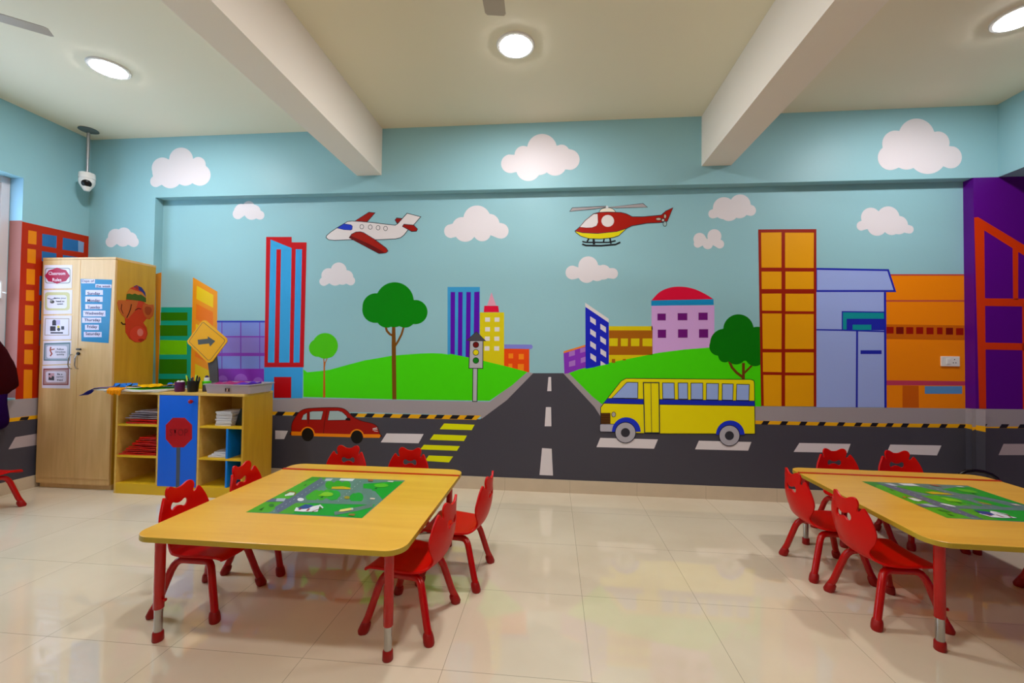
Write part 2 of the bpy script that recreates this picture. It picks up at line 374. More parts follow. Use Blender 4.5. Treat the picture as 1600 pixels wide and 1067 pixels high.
cloud('white painted cloud above the yellow tower', onW, c5, (1040, 620), [(925, 636, 26), (976, 590, 53), (1070, 592, 62), (1128, 632, 50), (1186, 655, 23), (1010, 636, 54), (1090, 638, 48)])
cloud('largest white painted cloud at top right', onB, c5, (1240, 225), [(1082, 265, 68), (1110, 190, 72), (1225, 152, 99), (1342, 185, 62), (1410, 263, 61), (1170, 245, 85), (1285, 248, 106)])


# trees
def outl(crop, pts): return [(crop[0]+x/crop[2], crop[1]+y/crop[2]) for x, y in pts]
c6 = (400, 420, 2.963)
p = mural(base=8)
p.poly('#7a4a0a', [(612.5, 508), (617.5, 508), (618.5, 540), (619.5, 624), (613, 624), (612, 540)])
p.stroke('#7a4a0a', [(602.5, 510), (604.5, 517), (609, 522), (614, 524.5)], 3.4); p.stroke('#7a4a0a', [(631, 510), (627.5, 522), (622, 533), (617, 541)], 3.2)
p.at(*c6).blob('#008600', (640, 185), [(642, 150, 88), (555, 175, 62), (552, 190, 60), (738, 200, 56), (640, 215, 55), (605, 222, 50), (690, 222, 50)])
p.done('painted_tree', 'tall dark green tree painted on the left hill', wall_back)
p = mural(base=8)
p.poly('#c0661c', [(505.6, 565), (507.6, 565), (508.4, 621), (504.6, 621)]); p.stroke('#c0661c', [(505.6, 558), (506.4, 570)], 1.4); p.stroke('#c0661c', [(511.5, 559), (508, 567), (507, 574)], 1.3)
p.at(*c6).blob('#4fc800', (315, 362), [(320, 356, 59), (286, 366, 41), (277, 376, 27), (335, 378, 34), (316, 385, 31)])
p.done('painted_tree', 'small light green tree painted beside the red and blue tower', wall_back)
c8 = (1010, 430, 6.279)
p = mural(base=8, crop=c8)
p.stroke('#6b3a0c', [(812, 840), (840, 905), (885, 955), (945, 1000), (955, 1030)], 26); p.stroke('#6b3a0c', [(952, 860), (952, 1030)], 28); p.stroke('#6b3a0c', [(1035, 885), (1000, 920), (955, 965)], 20)
p.blob('#017600', (900, 680), [(903, 532, 149), (765, 665, 140), (705, 700, 88), (1090, 650, 145), (770, 790, 65), (880, 780, 95), (1065, 800, 92), (950, 720, 120)])
p.done('painted_tree', 'dark green tree painted behind the yellow bus', wall_back)

# aeroplane
p = mural(base=10, crop=(500, 310, 8.889)); LN = '#26303c'
p.outline('#9e1206', LN, [(480, 315), (680, 190), (765, 200), (650, 330)], 8)
p.outline('#8e0f0a', LN, [(1070, 345), (1042, 300), (1065, 270), (1140, 278), (1160, 300)], 8)
fus = [(335, 350), (380, 322), (440, 313), (560, 320), (720, 334), (900, 356), (1045, 372), (1080, 350), (1210, 205), (1400, 255), (1290, 380), (1215, 445), (1170, 505), (1120, 545), (1050, 562), (800, 574), (400, 574), (200, 582), (120, 574), (85, 545), (92, 515), (150, 465), (240, 405)]
p.outline('#e8dede', LN, fus, 9)
p.outline('#1539c4', '#131a50', [(240, 412), (330, 352), (430, 366), (450, 385), (445, 430), (425, 440), (330, 434)], 6)
for x, y in ((580, 393), (698, 398), (807, 407), (910, 417)): p.disc(LN, x, y, 30, 34, n=24); p.disc('#e8dede', x, y, 23, 27, n=24)
p.outline('#9c1208', LN, [(1145, 388), (1165, 358), (1300, 370), (1355, 425), (1340, 455), (1270, 458)], 8)
wing = [(405, 545), (440, 495), (500, 466), (560, 462), (605, 475), (760, 570), (920, 690), (943, 730), (915, 755), (820, 765)]
p.outline('#a51706', LN, wing, 8); p.poly('#6c0a08', [(405, 548), (430, 520), (700, 640), (870, 735), (905, 757), (820, 763)])
p.done('painted_aeroplane', 'white aeroplane with red wings painted on the wall', wall_back)
# helicopter
p = mural(base=10, crop=(880, 300, 8.421))
p.outline('#aca3a4', LN, [(85, 255), (120, 207), (560, 185), (570, 200), (400, 225)], 7); p.outline('#aca3a4', LN, [(590, 200), (1050, 150), (1110, 200), (700, 212)], 7)
body = [(155, 512), (215, 462), (290, 375), (400, 285), (470, 268), (590, 262), (760, 268), (830, 285), (910, 325), (1050, 325), (1290, 303), (1350, 250), (1445, 205), (1370, 385), (1300, 400), (1100, 410), (900, 445), (830, 480), (700, 520), (450, 545), (250, 535)]
p.stroke('#15161c', [(335, 615), (315, 655)], 22); p.stroke('#15161c', [(400, 615), (405, 690)], 30); p.stroke('#15161c', [(540, 610), (530, 655)], 20); p.stroke('#15161c', [(615, 605), (628, 680)], 22)
p.stroke('#15161c', [(250, 650), (300, 662), (600, 662), (690, 640)], 18); p.stroke('#15161c', [(250, 685), (300, 703), (500, 706), (690, 690), (752, 660)], 22)
p.outline('#e4d400', LN, [(155, 512), (165, 530), (230, 580), (340, 612), (500, 617), (650, 600), (730, 575), (790, 520), (840, 475), (600, 480), (300, 490)], 8)
p.outline('#ece4d2', LN, smooth([(470, 268), (500, 225), (580, 205), (650, 220), (695, 265)], 5, False), 7)
p.outline('#a91505', LN, body, 8); p.disc('#d9d9dc', 577, 200, 17, 22, n=20)
p.outline('#e6dede', '#7a0f08', [(215, 462), (290, 375), (400, 288), (455, 285), (460, 400), (440, 445), (380, 470), (300, 472)], 7)
p.disc('#e4dad8', 586, 380, 83, 78)
for a in ((1255, 355, 38, 20), (1340, 320, 20, 32), (1338, 418, 28, 36)): p.disc(LN, *a, n=24); p.disc('#c9b8a0' if a[1] < 400 else '#9fbcbc', a[0], a[1], a[2]-7, a[3]-7, n=24)
p.disc(LN, 1313, 370, 25); p.disc('#c7b9ae', 1313, 370, 16)
p.done('painted_helicopter', 'red and yellow helicopter painted on the wall', wall_back)

# buildings on the left of the recess
p = mural(base=6)   # green block
p.poly('#0ea68c', [(252, 480), (301, 480), (298, 597), (247, 600)])
p.rects('#2f7a00', [(251, 488, 293, 501), (250, 508, 293, 525), (249, 561, 292, 584), (248, 592, 292, 602)]); p.poly('#74cf06', [(250, 531), (292, 532), (292, 554), (249, 554)])
p.done('painted_building', 'green and teal striped building painted beside the cupboard', wall_back)
p = mural(base=9, crop=(240, 420, 5.333))
p.poly('#f49a10', [(328, 70), (532, 190), (528, 960), (308, 960)])
p.poly('#f3cf0a', [(360, 140), (498, 218), (496, 325), (356, 250)]); p.poly('#f57d05', [(355, 290), (495, 362), (495, 500), (352, 420)]); p.poly('#f3cf0a', [(352, 458), (495, 530), (495, 640), (350, 570)]); p.poly('#f57d05', [(350, 620), (495, 690), (495, 800), (345, 730)]); p.poly('#e8c90c', [(345, 790), (490, 860), (490, 1000), (342, 1000)])
p.done('painted_building', 'tall orange slanted building painted behind the arrow sign', wall_back)
p = mural(base=8, crop=(240, 420, 5.333))
p.rect('#7f90e0', 528, 432, 925, 850); p.rect('#8c7fd6', 528, 570, 925, 700)
p.rect('#8c31b8', 524, 832, 920, 960)
p.rects('#7a4fc4', [(565, 445, 573, 835), (721, 445, 731, 835), (880, 445, 888, 835)]); p.rects('#8a3fc0', [(528, 560, 925, 571), (528, 700, 925, 727)]); p.rect('#2a35bd', 528, 432, 927, 446)
for a in ((575, 930, 42), (727, 930, 56), (870, 945, 42)): p.poly('#a35ccc', [(a[0]+a[2]*math.cos(t*math.pi/14), a[1]-a[2]*math.sin(t*math.pi/14)) for t in range(15)])
p.done('painted_building', 'violet gridded building painted behind the grey tray', wall_back)
p = mural(base=10, crop=(400, 360, 8.889))
p.poly('#38a0e2', [(115, 1880), (650, 1880), (645, 2330), (110, 2330)])
p.poly('#c4000c', [(142, 90), (495, 90), (495, 165), (703, 165), (662, 1900), (115, 1900)])
p.poly('#38a4e0', [(202, 125), (495, 245), (470, 1835), (315, 1835), (348, 262), (285, 262), (260, 1835), (165, 1835)])
p.poly('#c4000c', [(285, 262), (348, 262), (320, 1835), (255, 1835)])
p.poly('#c4000c', [(495, 245), (550, 262), (520, 1835), (465, 1835)]); p.poly('#38a0e2', [(552, 262), (640, 262), (605, 1835), (520, 1835)])
p.poly('#b80009', [(250, 2035), (490, 2035), (488, 2325), (248, 2325)])
p.done('painted_building', 'red and blue striped skyscraper painted left of the small tree', wall_back)
c7 = (680, 430, 5.083)
p = mural(base=2, crop=c7)
p.rect('#3b9fd6', 98, 93, 355, 700); p.quads('#5b02ad', [[(122, 133), (158, 133), (155, 700), (120, 700)], [(183, 133), (218, 133), (214, 700), (179, 700)], [(248, 133), (284, 133), (276, 700), (240, 700)], [(310, 133), (352, 130), (347, 700), (303, 700)]])
p.done('painted_building', 'blue tower with purple stripes painted behind the left hill', wall_back)
p = mural(base=2, crop=c7)
p.rect('#dfcd0c', 347, 295, 547, 760); p.poly('#e2043a', [(390, 243), (500, 243), (508, 293), (386, 293)]); p.poly('#e79fb8', [(447, 135), (485, 241), (412, 241)])
p.rects('#e6dfdc', [(396, 335, 435, 369), (472, 335, 510, 369), (396, 412, 435, 446), (472, 412, 510, 446), (394, 487, 433, 521), (470, 487, 509, 521), (392, 564, 431, 598), (469, 564, 508, 598)])
p.done('painted_building', 'yellow tower with a pink spire painted behind the left hill', wall_back)
p = mural(base=2, crop=c7)
p.rect('#ef4a04', 543, 583, 747, 770); p.rects('#fb8b10', [(582, 622, 619, 660), (663, 625, 704, 668), (582, 702, 612, 745), (656, 705, 704, 770)]); p.poly('#8486dc', [(549, 549), (765, 551), (776, 568), (765, 586), (549, 582)])
p.done('painted_building', 'small orange house with a violet roof painted beside the road', wall_back)
# traffic light
p = mural(base=12, crop=c7)
p.outline('#b9b6bb', '#1d2a2a', [(300, 735), (336, 735), (332, 1002), (297, 1002)], 6); p.outline('#b9b6bb', '#232326', [(275, 520), (380, 520), (378, 740), (268, 738)], 6)
p.outline('#4c4950', '#232326', [(327, 448), (402, 522), (248, 518)], 4)
for y, c in ((552, '#6e0707'), (613, '#e6d60c'), (677, '#057f12')): p.disc('#1c2a1c', 323, y, 25); p.disc(c, 323, y, 20)
p.done('painted_traffic_light', 'grey traffic light painted on the left hill', wall_back)
# buildings right of the road
c9 = (870, 460, 7.619)
p = mural(base=2, crop=c9)
p.poly('#8a33bf', [(80, 680), (345, 600), (345, 900), (90, 945)]); p.quads('#ae74cc', [[(145, 682), (215, 665), (215, 722), (145, 742)], [(278, 645), (340, 630), (340, 680), (278, 697)], [(145, 800), (220, 780), (220, 845), (145, 862)], [(285, 758), (343, 740), (343, 800), (285, 818)]]); p.poly('#f0852c', [(80, 678), (338, 600), (340, 622), (82, 700)])
p.done('painted_building', 'low violet house painted right of the road', wall_back)
p = mural(base=3, crop=c9)
p.rect('#dfc905', 620, 378, 1140, 830); p.rect('#aa6006', 620, 428, 1140, 720); p.quads('#dfc905', [[(625, 522), (727, 522), (724, 616), (625, 614)], [(762, 524), (847, 524), (845, 616), (762, 616)], [(883, 524), (985, 524), (982, 616), (883, 616)], [(1020, 524), (1135, 524), (1135, 618), (1020, 616)]]); p.rects('#aa6006', [(655, 768, 695, 815), (785, 768, 822, 785)])
p.done('painted_building', 'yellow and brown block painted behind the right hill', wall_back)
p = mural(base=5, crop=c9)
p.poly('#1722c0', [(340, 145), (618, 335), (618, 828), (520, 845), (440, 868), (343, 885)]); p.poly('#e4dcdc', [(337, 98), (618, 290), (618, 335), (340, 147)])
p.quads('#ddd6dc', [[(x, y), (x+67, y+42), (x+67, y+108), (x, y+62)] for x, y in ((397, 260), (398, 408), (398, 553), (400, 698), (518, 348), (518, 495), (520, 643))]+[[(522, 790), (585, 832), (520, 848)]])
p.done('painted_building', 'slanted dark blue tower with white windows painted right of the road', wall_back)
p = mural(base=3, crop=c8)
p.rect('#d8a8e4', 50, 296, 667, 790); p.poly('#1590cb', [(47, 245), (658, 232), (660, 290), (47, 300)]); p.poly('#e0083a', smooth([(50, 247), (130, 165), (230, 122), (340, 112), (460, 132), (570, 180), (657, 234)], 5, False))
p.rects('#701278', [(108, 376, 190, 443), (307, 372, 401, 442), (511, 367, 601, 440), (111, 534, 193, 614), (310, 530, 404, 613), (516, 529, 606, 613)])
p.done('painted_building', 'lilac block with a red domed roof painted behind the right hill', wall_back)
cA = (1180, 350, 3.555)
p = mural(base=22, crop=cA)
p.poly('#9a1c02', [(17, 30), (340, 28), (340, 1014), (33, 1010)])
YB_ = '#eca204'
p.quads(YB_, [[(33, 48), (146, 46), (146, 242), (35, 242)], [(166, 48), (326, 48), (325, 244), (166, 243)], [(35, 264), (146, 264), (146, 361), (36, 361)], [(168, 264), (325, 264), (325, 361), (168, 361)], [(37, 387), (146, 386), (146, 482), (38, 481)], [(168, 387), (325, 387), (325, 485), (168, 484)], [(39, 497), (147, 497), (146, 695), (42, 693)], [(167, 500), (325, 500), (325, 694), (166, 694)], [(42, 713), (146, 713), (146, 823), (43, 821)], [(167, 713), (325, 713), (325, 826), (167, 824)], [(45, 838), (146, 839), (146, 1012), (48, 1011)], [(166, 841), (325, 841), (325, 1013), (166, 1012)]])
p.done('painted_building', 'tall yellow gridded tower painted right of the bus', wall_back)
p = mural(base=14, crop=cA)
BL = '#a0b2ee'; DB = '#2229ac'
p.rect(BL, 338, 375, 725, 1018); p.outline(BL, DB, [(338, 249), (738, 256), (776, 372), (338, 372)], 11)
p.rect('#11959c', 484, 486, 725, 588); p.stroke(DB, [(484, 590), (484, 487), (725, 490)], 7); p.rect(DB, 508, 526, 720, 590); p.rect('#11959c', 541, 559, 645, 588)
p.stroke(DB, [(338, 587), (480, 589), (722, 597)], 8); p.stroke(DB, [(566, 595), (564, 1018)], 11); p.rect(DB, 585, 701, 702, 722); p.stroke(DB, [(721, 378), (724, 1020)], 13)
p.done('painted_building', 'pale blue building with dark blue lines painted right of the yellow tower', wall_back)
cB = (1370, 400, 4.104)
p = mural(base=2, crop=cB)
p.poly('#f88a04', [(60, 118), (572, 118), (580, 978), (60, 972)]); p.rect('#c4443f', 60, 116, 572, 126); p.rect('#c4503a', 60, 282, 574, 293)
p.poly('#cc6404', [(60, 438), (574, 445), (576, 540), (60, 532)]); p.rects('#9c1503', [(62, 454, 108, 497), (188, 456, 234, 500), (252, 456, 298, 500), (318, 458, 364, 502), (386, 458, 422, 502), (508, 462, 556, 507)]); p.rects('#7a1204', [(124, 455, 172, 500), (443, 460, 489, 504)])
p.poly('#c23c5c', [(62, 797), (576, 803), (578, 830), (62, 828)]); p.poly('#cf5f04', [(165, 830), (268, 832), (270, 972), (165, 972)]); p.rect('#5a93cc', 308, 834, 547, 883)
p.done('painted_building', 'wide orange building with a row of small red windows painted at right', wall_back)

# bus
p = mural(base=40, crop=(920, 580, 5.926)); YL = '#f2e004'; LB = '#16182a'
bus = [(110, 335), (165, 262), (300, 90), (345, 66), (1500, 76), (1528, 86), (1533, 110), (1540, 580), (660, 578), (400, 572), (110, 560)]
p.outline(YL, LB, bus, 6)
p.poly('#1a2cb4', [(180, 250), (510, 258), (510, 306), (130, 297)]); p.poly('#1a2cb4', [(655, 260), (1534, 275), (1536, 322), (655, 308)])
p.stroke(LB, [(180, 250), (510, 258)], 4); p.stroke(LB, [(130, 297), (510, 306)], 4); p.stroke(LB, [(655, 260), (1534, 275)], 4); p.stroke(LB, [(655, 308), (1536, 322)], 4)
p.outline('#9ab2ea', LB, [(215, 248), (350, 105), (370, 102), (455, 104), (453, 250)], 6)
for q in ([(682, 107), (790, 108), (795, 256), (685, 255)], [(827, 108), (915, 108), (917, 258), (829, 257)], [(946, 110), (1055, 110), (1056, 262), (946, 260)], [(1090, 112), (1202, 114), (1198, 265), (1088, 264)], [(1236, 116), (1337, 118), (1333, 268), (1234, 266)], [(1370, 120), (1487, 123), (1482, 271), (1366, 269)]): p.outline('#9ab2ea', LB, q, 6)
p.stroke('#17233e', [(505, 105), (650, 105), (655, 570), (517, 570)], 9, True); p.stroke('#2a3038', [(575, 110), (582, 568)], 5)
p.rect('#5a3206', 112, 386, 200, 486); p.lv += 1
for y in (405, 428, 450, 470): p.stroke('#2e1a06', [(114, y), (198, y+2)], 4, hold=True)
p.disc(LB, 230, 400, 21, 25, n=24); p.disc('#b9b0a6', 230, 400, 16, 20, n=24)
p.outline('#b7b2bb', LB, [(102, 495), (115, 488), (240, 490), (240, 562), (110, 560), (102, 550)], 5)
for cx, cy, r in ((347, 560, 133), (1310, 588, 132)):
    p.disc('#1c33c4', cx, cy, r, r, 180, 360); p.disc(LB, cx-8, cy+8, 99); p.disc('#b3aeb6', cx-8, cy+8, 92); p.disc('#35343c', cx-8, cy+8, 42)
p.done('painted_bus', 'yellow bus with a blue stripe painted on the road', wall_back)
# car
p = mural(base=12, crop=(440, 620, 9.412)); RD = '#a41008'; LC = '#480a0c'
p.outline(RD, LC, smooth([(145, 505), (150, 400), (200, 300), (270, 215), (360, 175), (500, 163), (700, 157), (860, 162), (940, 190), (1000, 245), (1060, 300), (1180, 355), (1330, 390), (1400, 430), (1420, 470), (1445, 545), (1440, 590), (1000, 580), (500, 570), (150, 560)], 4), 9)
p.outline('#a9c0c4', LC, [(290, 338), (320, 265), (375, 232), (372, 338)], 6); p.outline('#a9c0c4', LC, [(412, 335), (412, 222), (450, 212), (612, 210), (582, 336)], 6); p.outline('#a9c0c4', LC, [(678, 345), (705, 205), (830, 205), (890, 222), (950, 275), (985, 340)], 6)
p.stroke(LC, [(395, 215), (392, 400)], 8); p.stroke(LC, [(665, 195), (630, 380), (615, 540)], 7); p.poly('#26060a', [(935, 345), (945, 315), (975, 305), (1010, 315), (1010, 350)])
p.poly('#f58a0c', [(142, 508), (290, 512), (300, 570), (145, 568)]); p.poly('#f58a0c', [(475, 535), (1010, 548), (1010, 595), (475, 580)]); p.poly('#f58a0c', [(1200, 548), (1445, 550), (1455, 575), (1440, 602), (1200, 600)])
for cx, cy, r in ((383, 545, 105), (1108, 580, 105)): p.disc('#f58a0c', cx, cy, r, r, 180, 360); p.disc('#14100f', cx, cy+10, 88, 97)
p.stroke('#e8dcda', [(1340, 470), (1405, 455)], 12); p.stroke('#e8dcda', [(1340, 488), (1410, 475)], 9); p.stroke('#e8dcda', [(1360, 502), (1415, 506)], 8)
p.done('painted_car', 'red car painted on the road', wall_back)

# pier on the right: orange frame, pavement, road
p = mural(plane=onB, base=0)
p.poly(ROAD, [(1519, 650), (1815, 652), (1815, 805), (1519, 800)]); p.poly(KERB, [(1519, 638.5), (1815, 642), (1815, 671), (1519, 668)]); p.poly(YST, [(1519, 667), (1815, 664), (1815, 671.5), (1529, 668.5), (1519, 673)])
p.lv += 1
for x in (1531, 1565, 1594, 1622, 1650, 1679, 1708, 1737, 1766): p.poly(BLK, [(x, 662.5+(x-1531)*.006), (x+12, 662.5+(x-1531)*.006), (x+8, 668.5+(x-1531)*.009), (x-4, 668.5+(x-1531)*.009)], hold=True)
p.quads('#b9aaac', [[(1568, 693.5), (1640, 693.5), (1640, 711), (1560, 711)]])
OR = '#d83a04'
p.poly(OR, [(1522, 340), (1528, 339), (1700, 443), (1700, 641), (1690, 641), (1690, 456), (1538, 360), (1541, 638.5), (1530, 638.5)])
p.quads(OR, [[(1582, 376), (1591, 380), (1591, 468), (1583, 468)], [(1536, 466), (1690, 467.5), (1690, 480), (1536, 478)], [(1536, 535), (1690, 538), (1690, 549), (1536, 546)], [(1597, 478), (1606, 478), (1606, 639), (1598, 639)]])
p.done('painted_building', 'purple tower with an orange frame painted on the right pier', wall_back)
# side face of that pier
def onSide(px, py, l): return at_x(px, py, COL0-.0004-l)
p = mural(plane=onSide, base=0)
p.poly(ROAD, [(1500, 655), (1540, 660), (1540, 800), (1500, 790)]); p.poly(KERB, [(1500, 637), (1540, 640), (1540, 669), (1500, 665)]); p.poly(YST, [(1500, 661), (1540, 666), (1540, 675), (1500, 667)])
p.done('painted_pavement', 'grey pavement painted on the side of the right pier', wall_back)
# ================================================================ left wall paint
p = mural(plane=onL, base=0)
p.poly(ROAD, [(-60, 655), (8, 653), (63, 650), (145, 640), (145, 760), (-60, 790)]); p.poly(KERB, [(-60, 634), (10, 626), (37, 623.5), (145, 615), (145, 648), (63, 652), (8, 660), (-60, 668)])
p.poly(YST, [(8, 654), (63, 648), (145, 640), (145, 646), (63, 653.5), (8, 660)]); p.quads(BLK, [[(33, 652), (46, 650.5), (43, 656), (30, 657)], [(-10, 656), (10, 654), (6, 660), (-14, 662)], [(80, 646), (92, 645), (89, 650), (77, 651)]])
p.poly('#b9aaac', [(24, 683), (66, 676), (66, 694), (13, 702)]); p.poly('#b9aaac', [(-60, 694), (-25, 690), (-36, 708), (-70, 712)], hold=True)
p.done('painted_road', 'road and kerb painted on the left wall', wall_left)
p = mural(plane=onL, base=4)
RB = '#b82a04'
p.poly(RB, [(34.5, 346), (142, 370), (142, 616), (24, 624)])
c_ = (0, 240, 6.669)
p.crop = (0, 340, 3.56)
p.quads('#ee8a06', [[(158, 70), (204, 78), (202, 150), (156, 144)], [(153, 172), (200, 178), (198, 256), (152, 250)], [(148, 284), (195, 288), (193, 374), (147, 370)], [(145, 402), (190, 404), (190, 464), (144, 462)], [(140, 486), (187, 490), (185, 598), (138, 596)], [(137, 628), (184, 630), (183, 702), (136, 702)], [(136, 734), (183, 736), (182, 816), (134, 814)], [(133, 845), (180, 846), (178, 1005), (130, 1008)]])
p.crop = (0, 240, 6.669)
p.quads('#2c6fb0', [[(440, 835), (592, 858), (588, 985), (440, 960)], [(655, 875), (815, 905), (815, 1022), (650, 1000)], [(436, 1015), (588, 1040), (588, 1130), (436, 1120)], [(655, 1055), (815, 1080), (815, 1160), (655, 1150)]]); p.poly('#86a6d0', [(815, 905), (875, 925), (870, 1032), (815, 1022)])
p.crop = (0, 0, 1)
p.quads('#3a6ca8', [[(62, y), (70, y+1), (70, y+h), (61, y+h)] for y, h in ((431, 30), (470, 30), (506, 34), (549, 30), (588, 32))])
p.done('painted_building', 'orange red building with yellow and blue windows painted on the left wall', wall_left)
bm = bmesh.new(); box(bm, XL-JD, XL-.0003, WY1-.0006, WY1-.0003, WZ0+.001, PZ); obj('painted_reveal', bm, paint('#9c5f55'), wall_left)
bm = bmesh.new(); box(bm, XL-JD, XL-.0003, WY1-.0006, WY1-.0003, PZ, WZ1-.001); obj('painted_reveal', bm, paint('#9cc6dc'), wall_left)
# orange strip on the splayed side of the recess
def onRev(px, py, l): return at_x(px, py, REC0+.0004+l)
p = mural(plane=onRev, base=0); p.poly('#e08210', [(243, 428), (253.5, 425), (252.5, 612), (243, 612)]); p.done('painted_building', 'orange strip painted on the side of the recess', wall_back)

# ================================================================ ceiling lights
def ceiling_light(x, y, label, real=True):
    t = root('ceiling_light', (x, y, CEIL)); tag(t, label, 'ceiling light', 'round recessed ceiling lights')
    bm = bmesh.new(); lathe(bm, [(.104, 0), (.131, 0), (.131, -.004), (.126, -.011), (.11, -.013), (.104, -.009)], seg=40)
    obj('rim', bm, m_white, t, auto=True)
    bm = bmesh.new(); lathe(bm, [(.104, -.001), (.106, -.011), (.1, -.016), (.05, -.019), (.0, -.02)], seg=40)
    obj('diffuser', bm, mat('lit_diffuser', '#ffffff', rough=.5, emit=LAMP), t, auto=True)
    return t
for y, row in ((2.90, 'nearest the painted wall'), (.9, 'in the middle row'), (-1.1, 'in the rear row')):
    for x, side in ((-3.37, 'left'), (-.278, 'centre'), (2.85, 'right')):
        if (row, side) not in (('in the middle row', 'right'), ('in the rear row', 'right'), ('in the middle row', 'left'), ('in the rear row', 'left')): ceiling_light(x, y, 'lit round ceiling light in the %s bay, %s' % (side, row))
# ceiling fans
m_fan = mat('fan_enamel', '#b9aa98', rough=.4)
def fan(x, y, z, a0, label):
    t = root('ceiling_fan', (x, y, z), a0); tag(t, label, 'ceiling fan', 'ceiling fans')
    for k in range(3):
        a = k*2*math.pi/3; R = Matrix.Rotation(a, 3, 'Z'); bm = bmesh.new()
        pts = [(.1, -.03), (.2, -.045), (.4, -.06), (.585, -.056), (.6, -.045), (.6, .045), (.585, .056), (.4, .055), (.2, .04), (.1, .03)]
        slab(bm, [R @ Vector((px, py, .012+py*.12)) for px, py in pts], Vector((0, 0, -.003))); obj('blade', bm, m_fan, t, bevel=.001)
    bm = bmesh.new(); lathe(bm, [(.0, -.05), (.06, -.05), (.11, -.03), (.12, 0), (.11, .035), (.05, .06), (.02, .065)]); obj('motor_housing', bm, m_fan, t, auto=True)
    bm = bmesh.new(); lathe(bm, [(.012, .06), (.012, CEIL-z-.06), (.055, CEIL-z-.05), (.06, CEIL-z-.001)], seg=18); obj('downrod', bm, m_fan, t, auto=True)
FZ = 3.08
tip = at_z(776, 27, FZ); fan(tip.x-.005, tip.y-.6, FZ, math.pi/2, 'pale ceiling fan between the two beams, one blade tip showing')
tip = at_z(80, 54, FZ); a = math.atan2(.12, .15); fan(tip.x-.6*math.cos(a), tip.y-.6*math.sin(a), FZ, a, 'pale ceiling fan left of the beams, blade reaching in at the top left')

# ================================================================ CCTV camera
cx, cy = at_z(138.5, 203, CEIL).x, at_z(138.5, 203, CEIL).y
t = root('security_camera', (cx, cy, CEIL)); tag(t, 'white dome security camera on a rod hanging from the ceiling in the left corner', 'security camera')
ztop = at_y(139, 271, cy).z-CEIL; zbot = at_y(139, 299, cy).z-CEIL
bm = bmesh.new(); lathe(bm, [(.075, 0), (.078, -.006), (.06, -.014), (.03, -.02), (.014, -.03)]); obj('mounting_plate', bm, mat('grey_cast', '#5f6a68', rough=.5), t, auto=True)
bm = bmesh.new(); lathe(bm, [(.013, -.01), (.013, ztop*.66), (.011, ztop*.665), (.011, ztop+.003)], seg=16); obj('rod', bm, mat('brushed_grey', '#a8a6a8', rough=.35, metal=.6), t, auto=True)
tilt = Matrix.Rotation(math.radians(6), 3, 'Y')
bm = bmesh.new(); lathe(bm, [(.058, ztop), (.061, ztop-.004), (.063, ztop-.052), (.06, ztop-.056)]); obj('housing', bm, m_white, t, auto=True)
bm = bmesh.new(); hgt = -zbot+ztop-.06; lathe(bm, [(.055, ztop-.055), (.062, ztop-.062), (.062, ztop-.085), (.056, ztop-.11), (.042, ztop-.135), (.022, zbot+.006), (0, zbot)]); dome = obj('dome', bm, m_white, t, auto=True)
d = Vector((.62, -.58, -.5)).normalized(); ax = d.to_track_quat('Z', 'Y').to_matrix()
bm = bmesh.new(); lathe(bm, [(.037, .03), (.038, .051), (.034, .056), (.016, .064), (0, .066)], c=(0, 0, ztop-.085), axis=ax, seg=24); obj('lens', bm, m_black, dome, auto=True)

# ================================================================ TABLES
def table(loc, h, rotz, label):
    t = root('activity_table', (loc[0], loc[1], 0), rotz); tag(t, label, 'table', 'square kindergarten tables with a road map in the middle')
    ys = .602-.142; zt = h
    pts = rrect(-.605, -.602, .605, .602, .085, 10); nr = len([1 for q in pts if q[1] > ys])
    main = [q for q in pts if q[1] <= ys-.012]; far = [q for q in pts if q[1] >= ys+.012]
    # walk order: start at right side
    mainp = sorted_ring(main+[(.605, ys-.012), (-.605, ys-.012)]); farp = sorted_ring(far+[(.605, ys+.012), (-.605, ys+.012)])
    bm = bmesh.new(); prism(bm, mainp, zt-.024, zt, mi=0, side=1); prism(bm, farp, zt-.024, zt, mi=0, side=1)
    top = obj('tabletop', bm, [m_top, m_topedge], t, bevel=.0025)
    bm = bmesh.new(); box(bm, -.604, .604, ys-.0118, ys+.0118, zt-.022, zt+.0035); obj('inlay_strip', bm, mat('red_inlay', '#c42a04', rough=.4), t)
    for sx in (-1, 1):
        for sy in (-1, 1):
            x, y = .525*sx, .527*sy
            bm = bmesh.new(); lathe(bm, [(.0195, .142), (.0205, .144), (.0205, zt-.034), (.03, zt-.031), (.03, zt-.0245)], c=(x, y, 0)); leg = obj('leg', bm, m_redmetal, t, auto=True)
            bm = bmesh.new(); lathe(bm, [(.0165, .03), (.0165, .15)], c=(x, y, 0)); obj('chrome_tube', bm, m_chrome, leg, auto=True)['label'] = 'chrome lower tube'
            bm = bmesh.new(); lathe(bm, [(.02, 0), (.0225, .004), (.0215, .036), (.019, .042)], c=(x, y, 0)); obj('foot_cap', bm, m_redrub, leg, auto=True)
            if sx < 0 and sy > 0: continue
            bm = bmesh.new(); lathe(bm, [(.003, .018), (.003, .026), (.007, .027), (.007, .033), (.004, .035)], c=(x, y, .18), axis=Matrix.Rotation(math.pi/2, 3, 'Y') if sx < 0 else Matrix.Rotation(-math.pi/2, 3, 'X'), seg=12); obj('height_knob', bm, m_redmetal, leg, auto=True)
    return t, top
def sorted_ring(pts):
    cx = sum(q[0] for q in pts)/len(pts); cy = sum(q[1] for q in pts)/len(pts)
    out = []
    for q in sorted(pts, key=lambda q: math.atan2(q[1]-cy, q[0]-cx)):
        if not out or math.hypot(q[0]-out[-1][0], q[1]-out[-1][1]) > 1e-4: out.append(q)
    return out
H1 = .485; T1C = (-1.2025, 2.297)
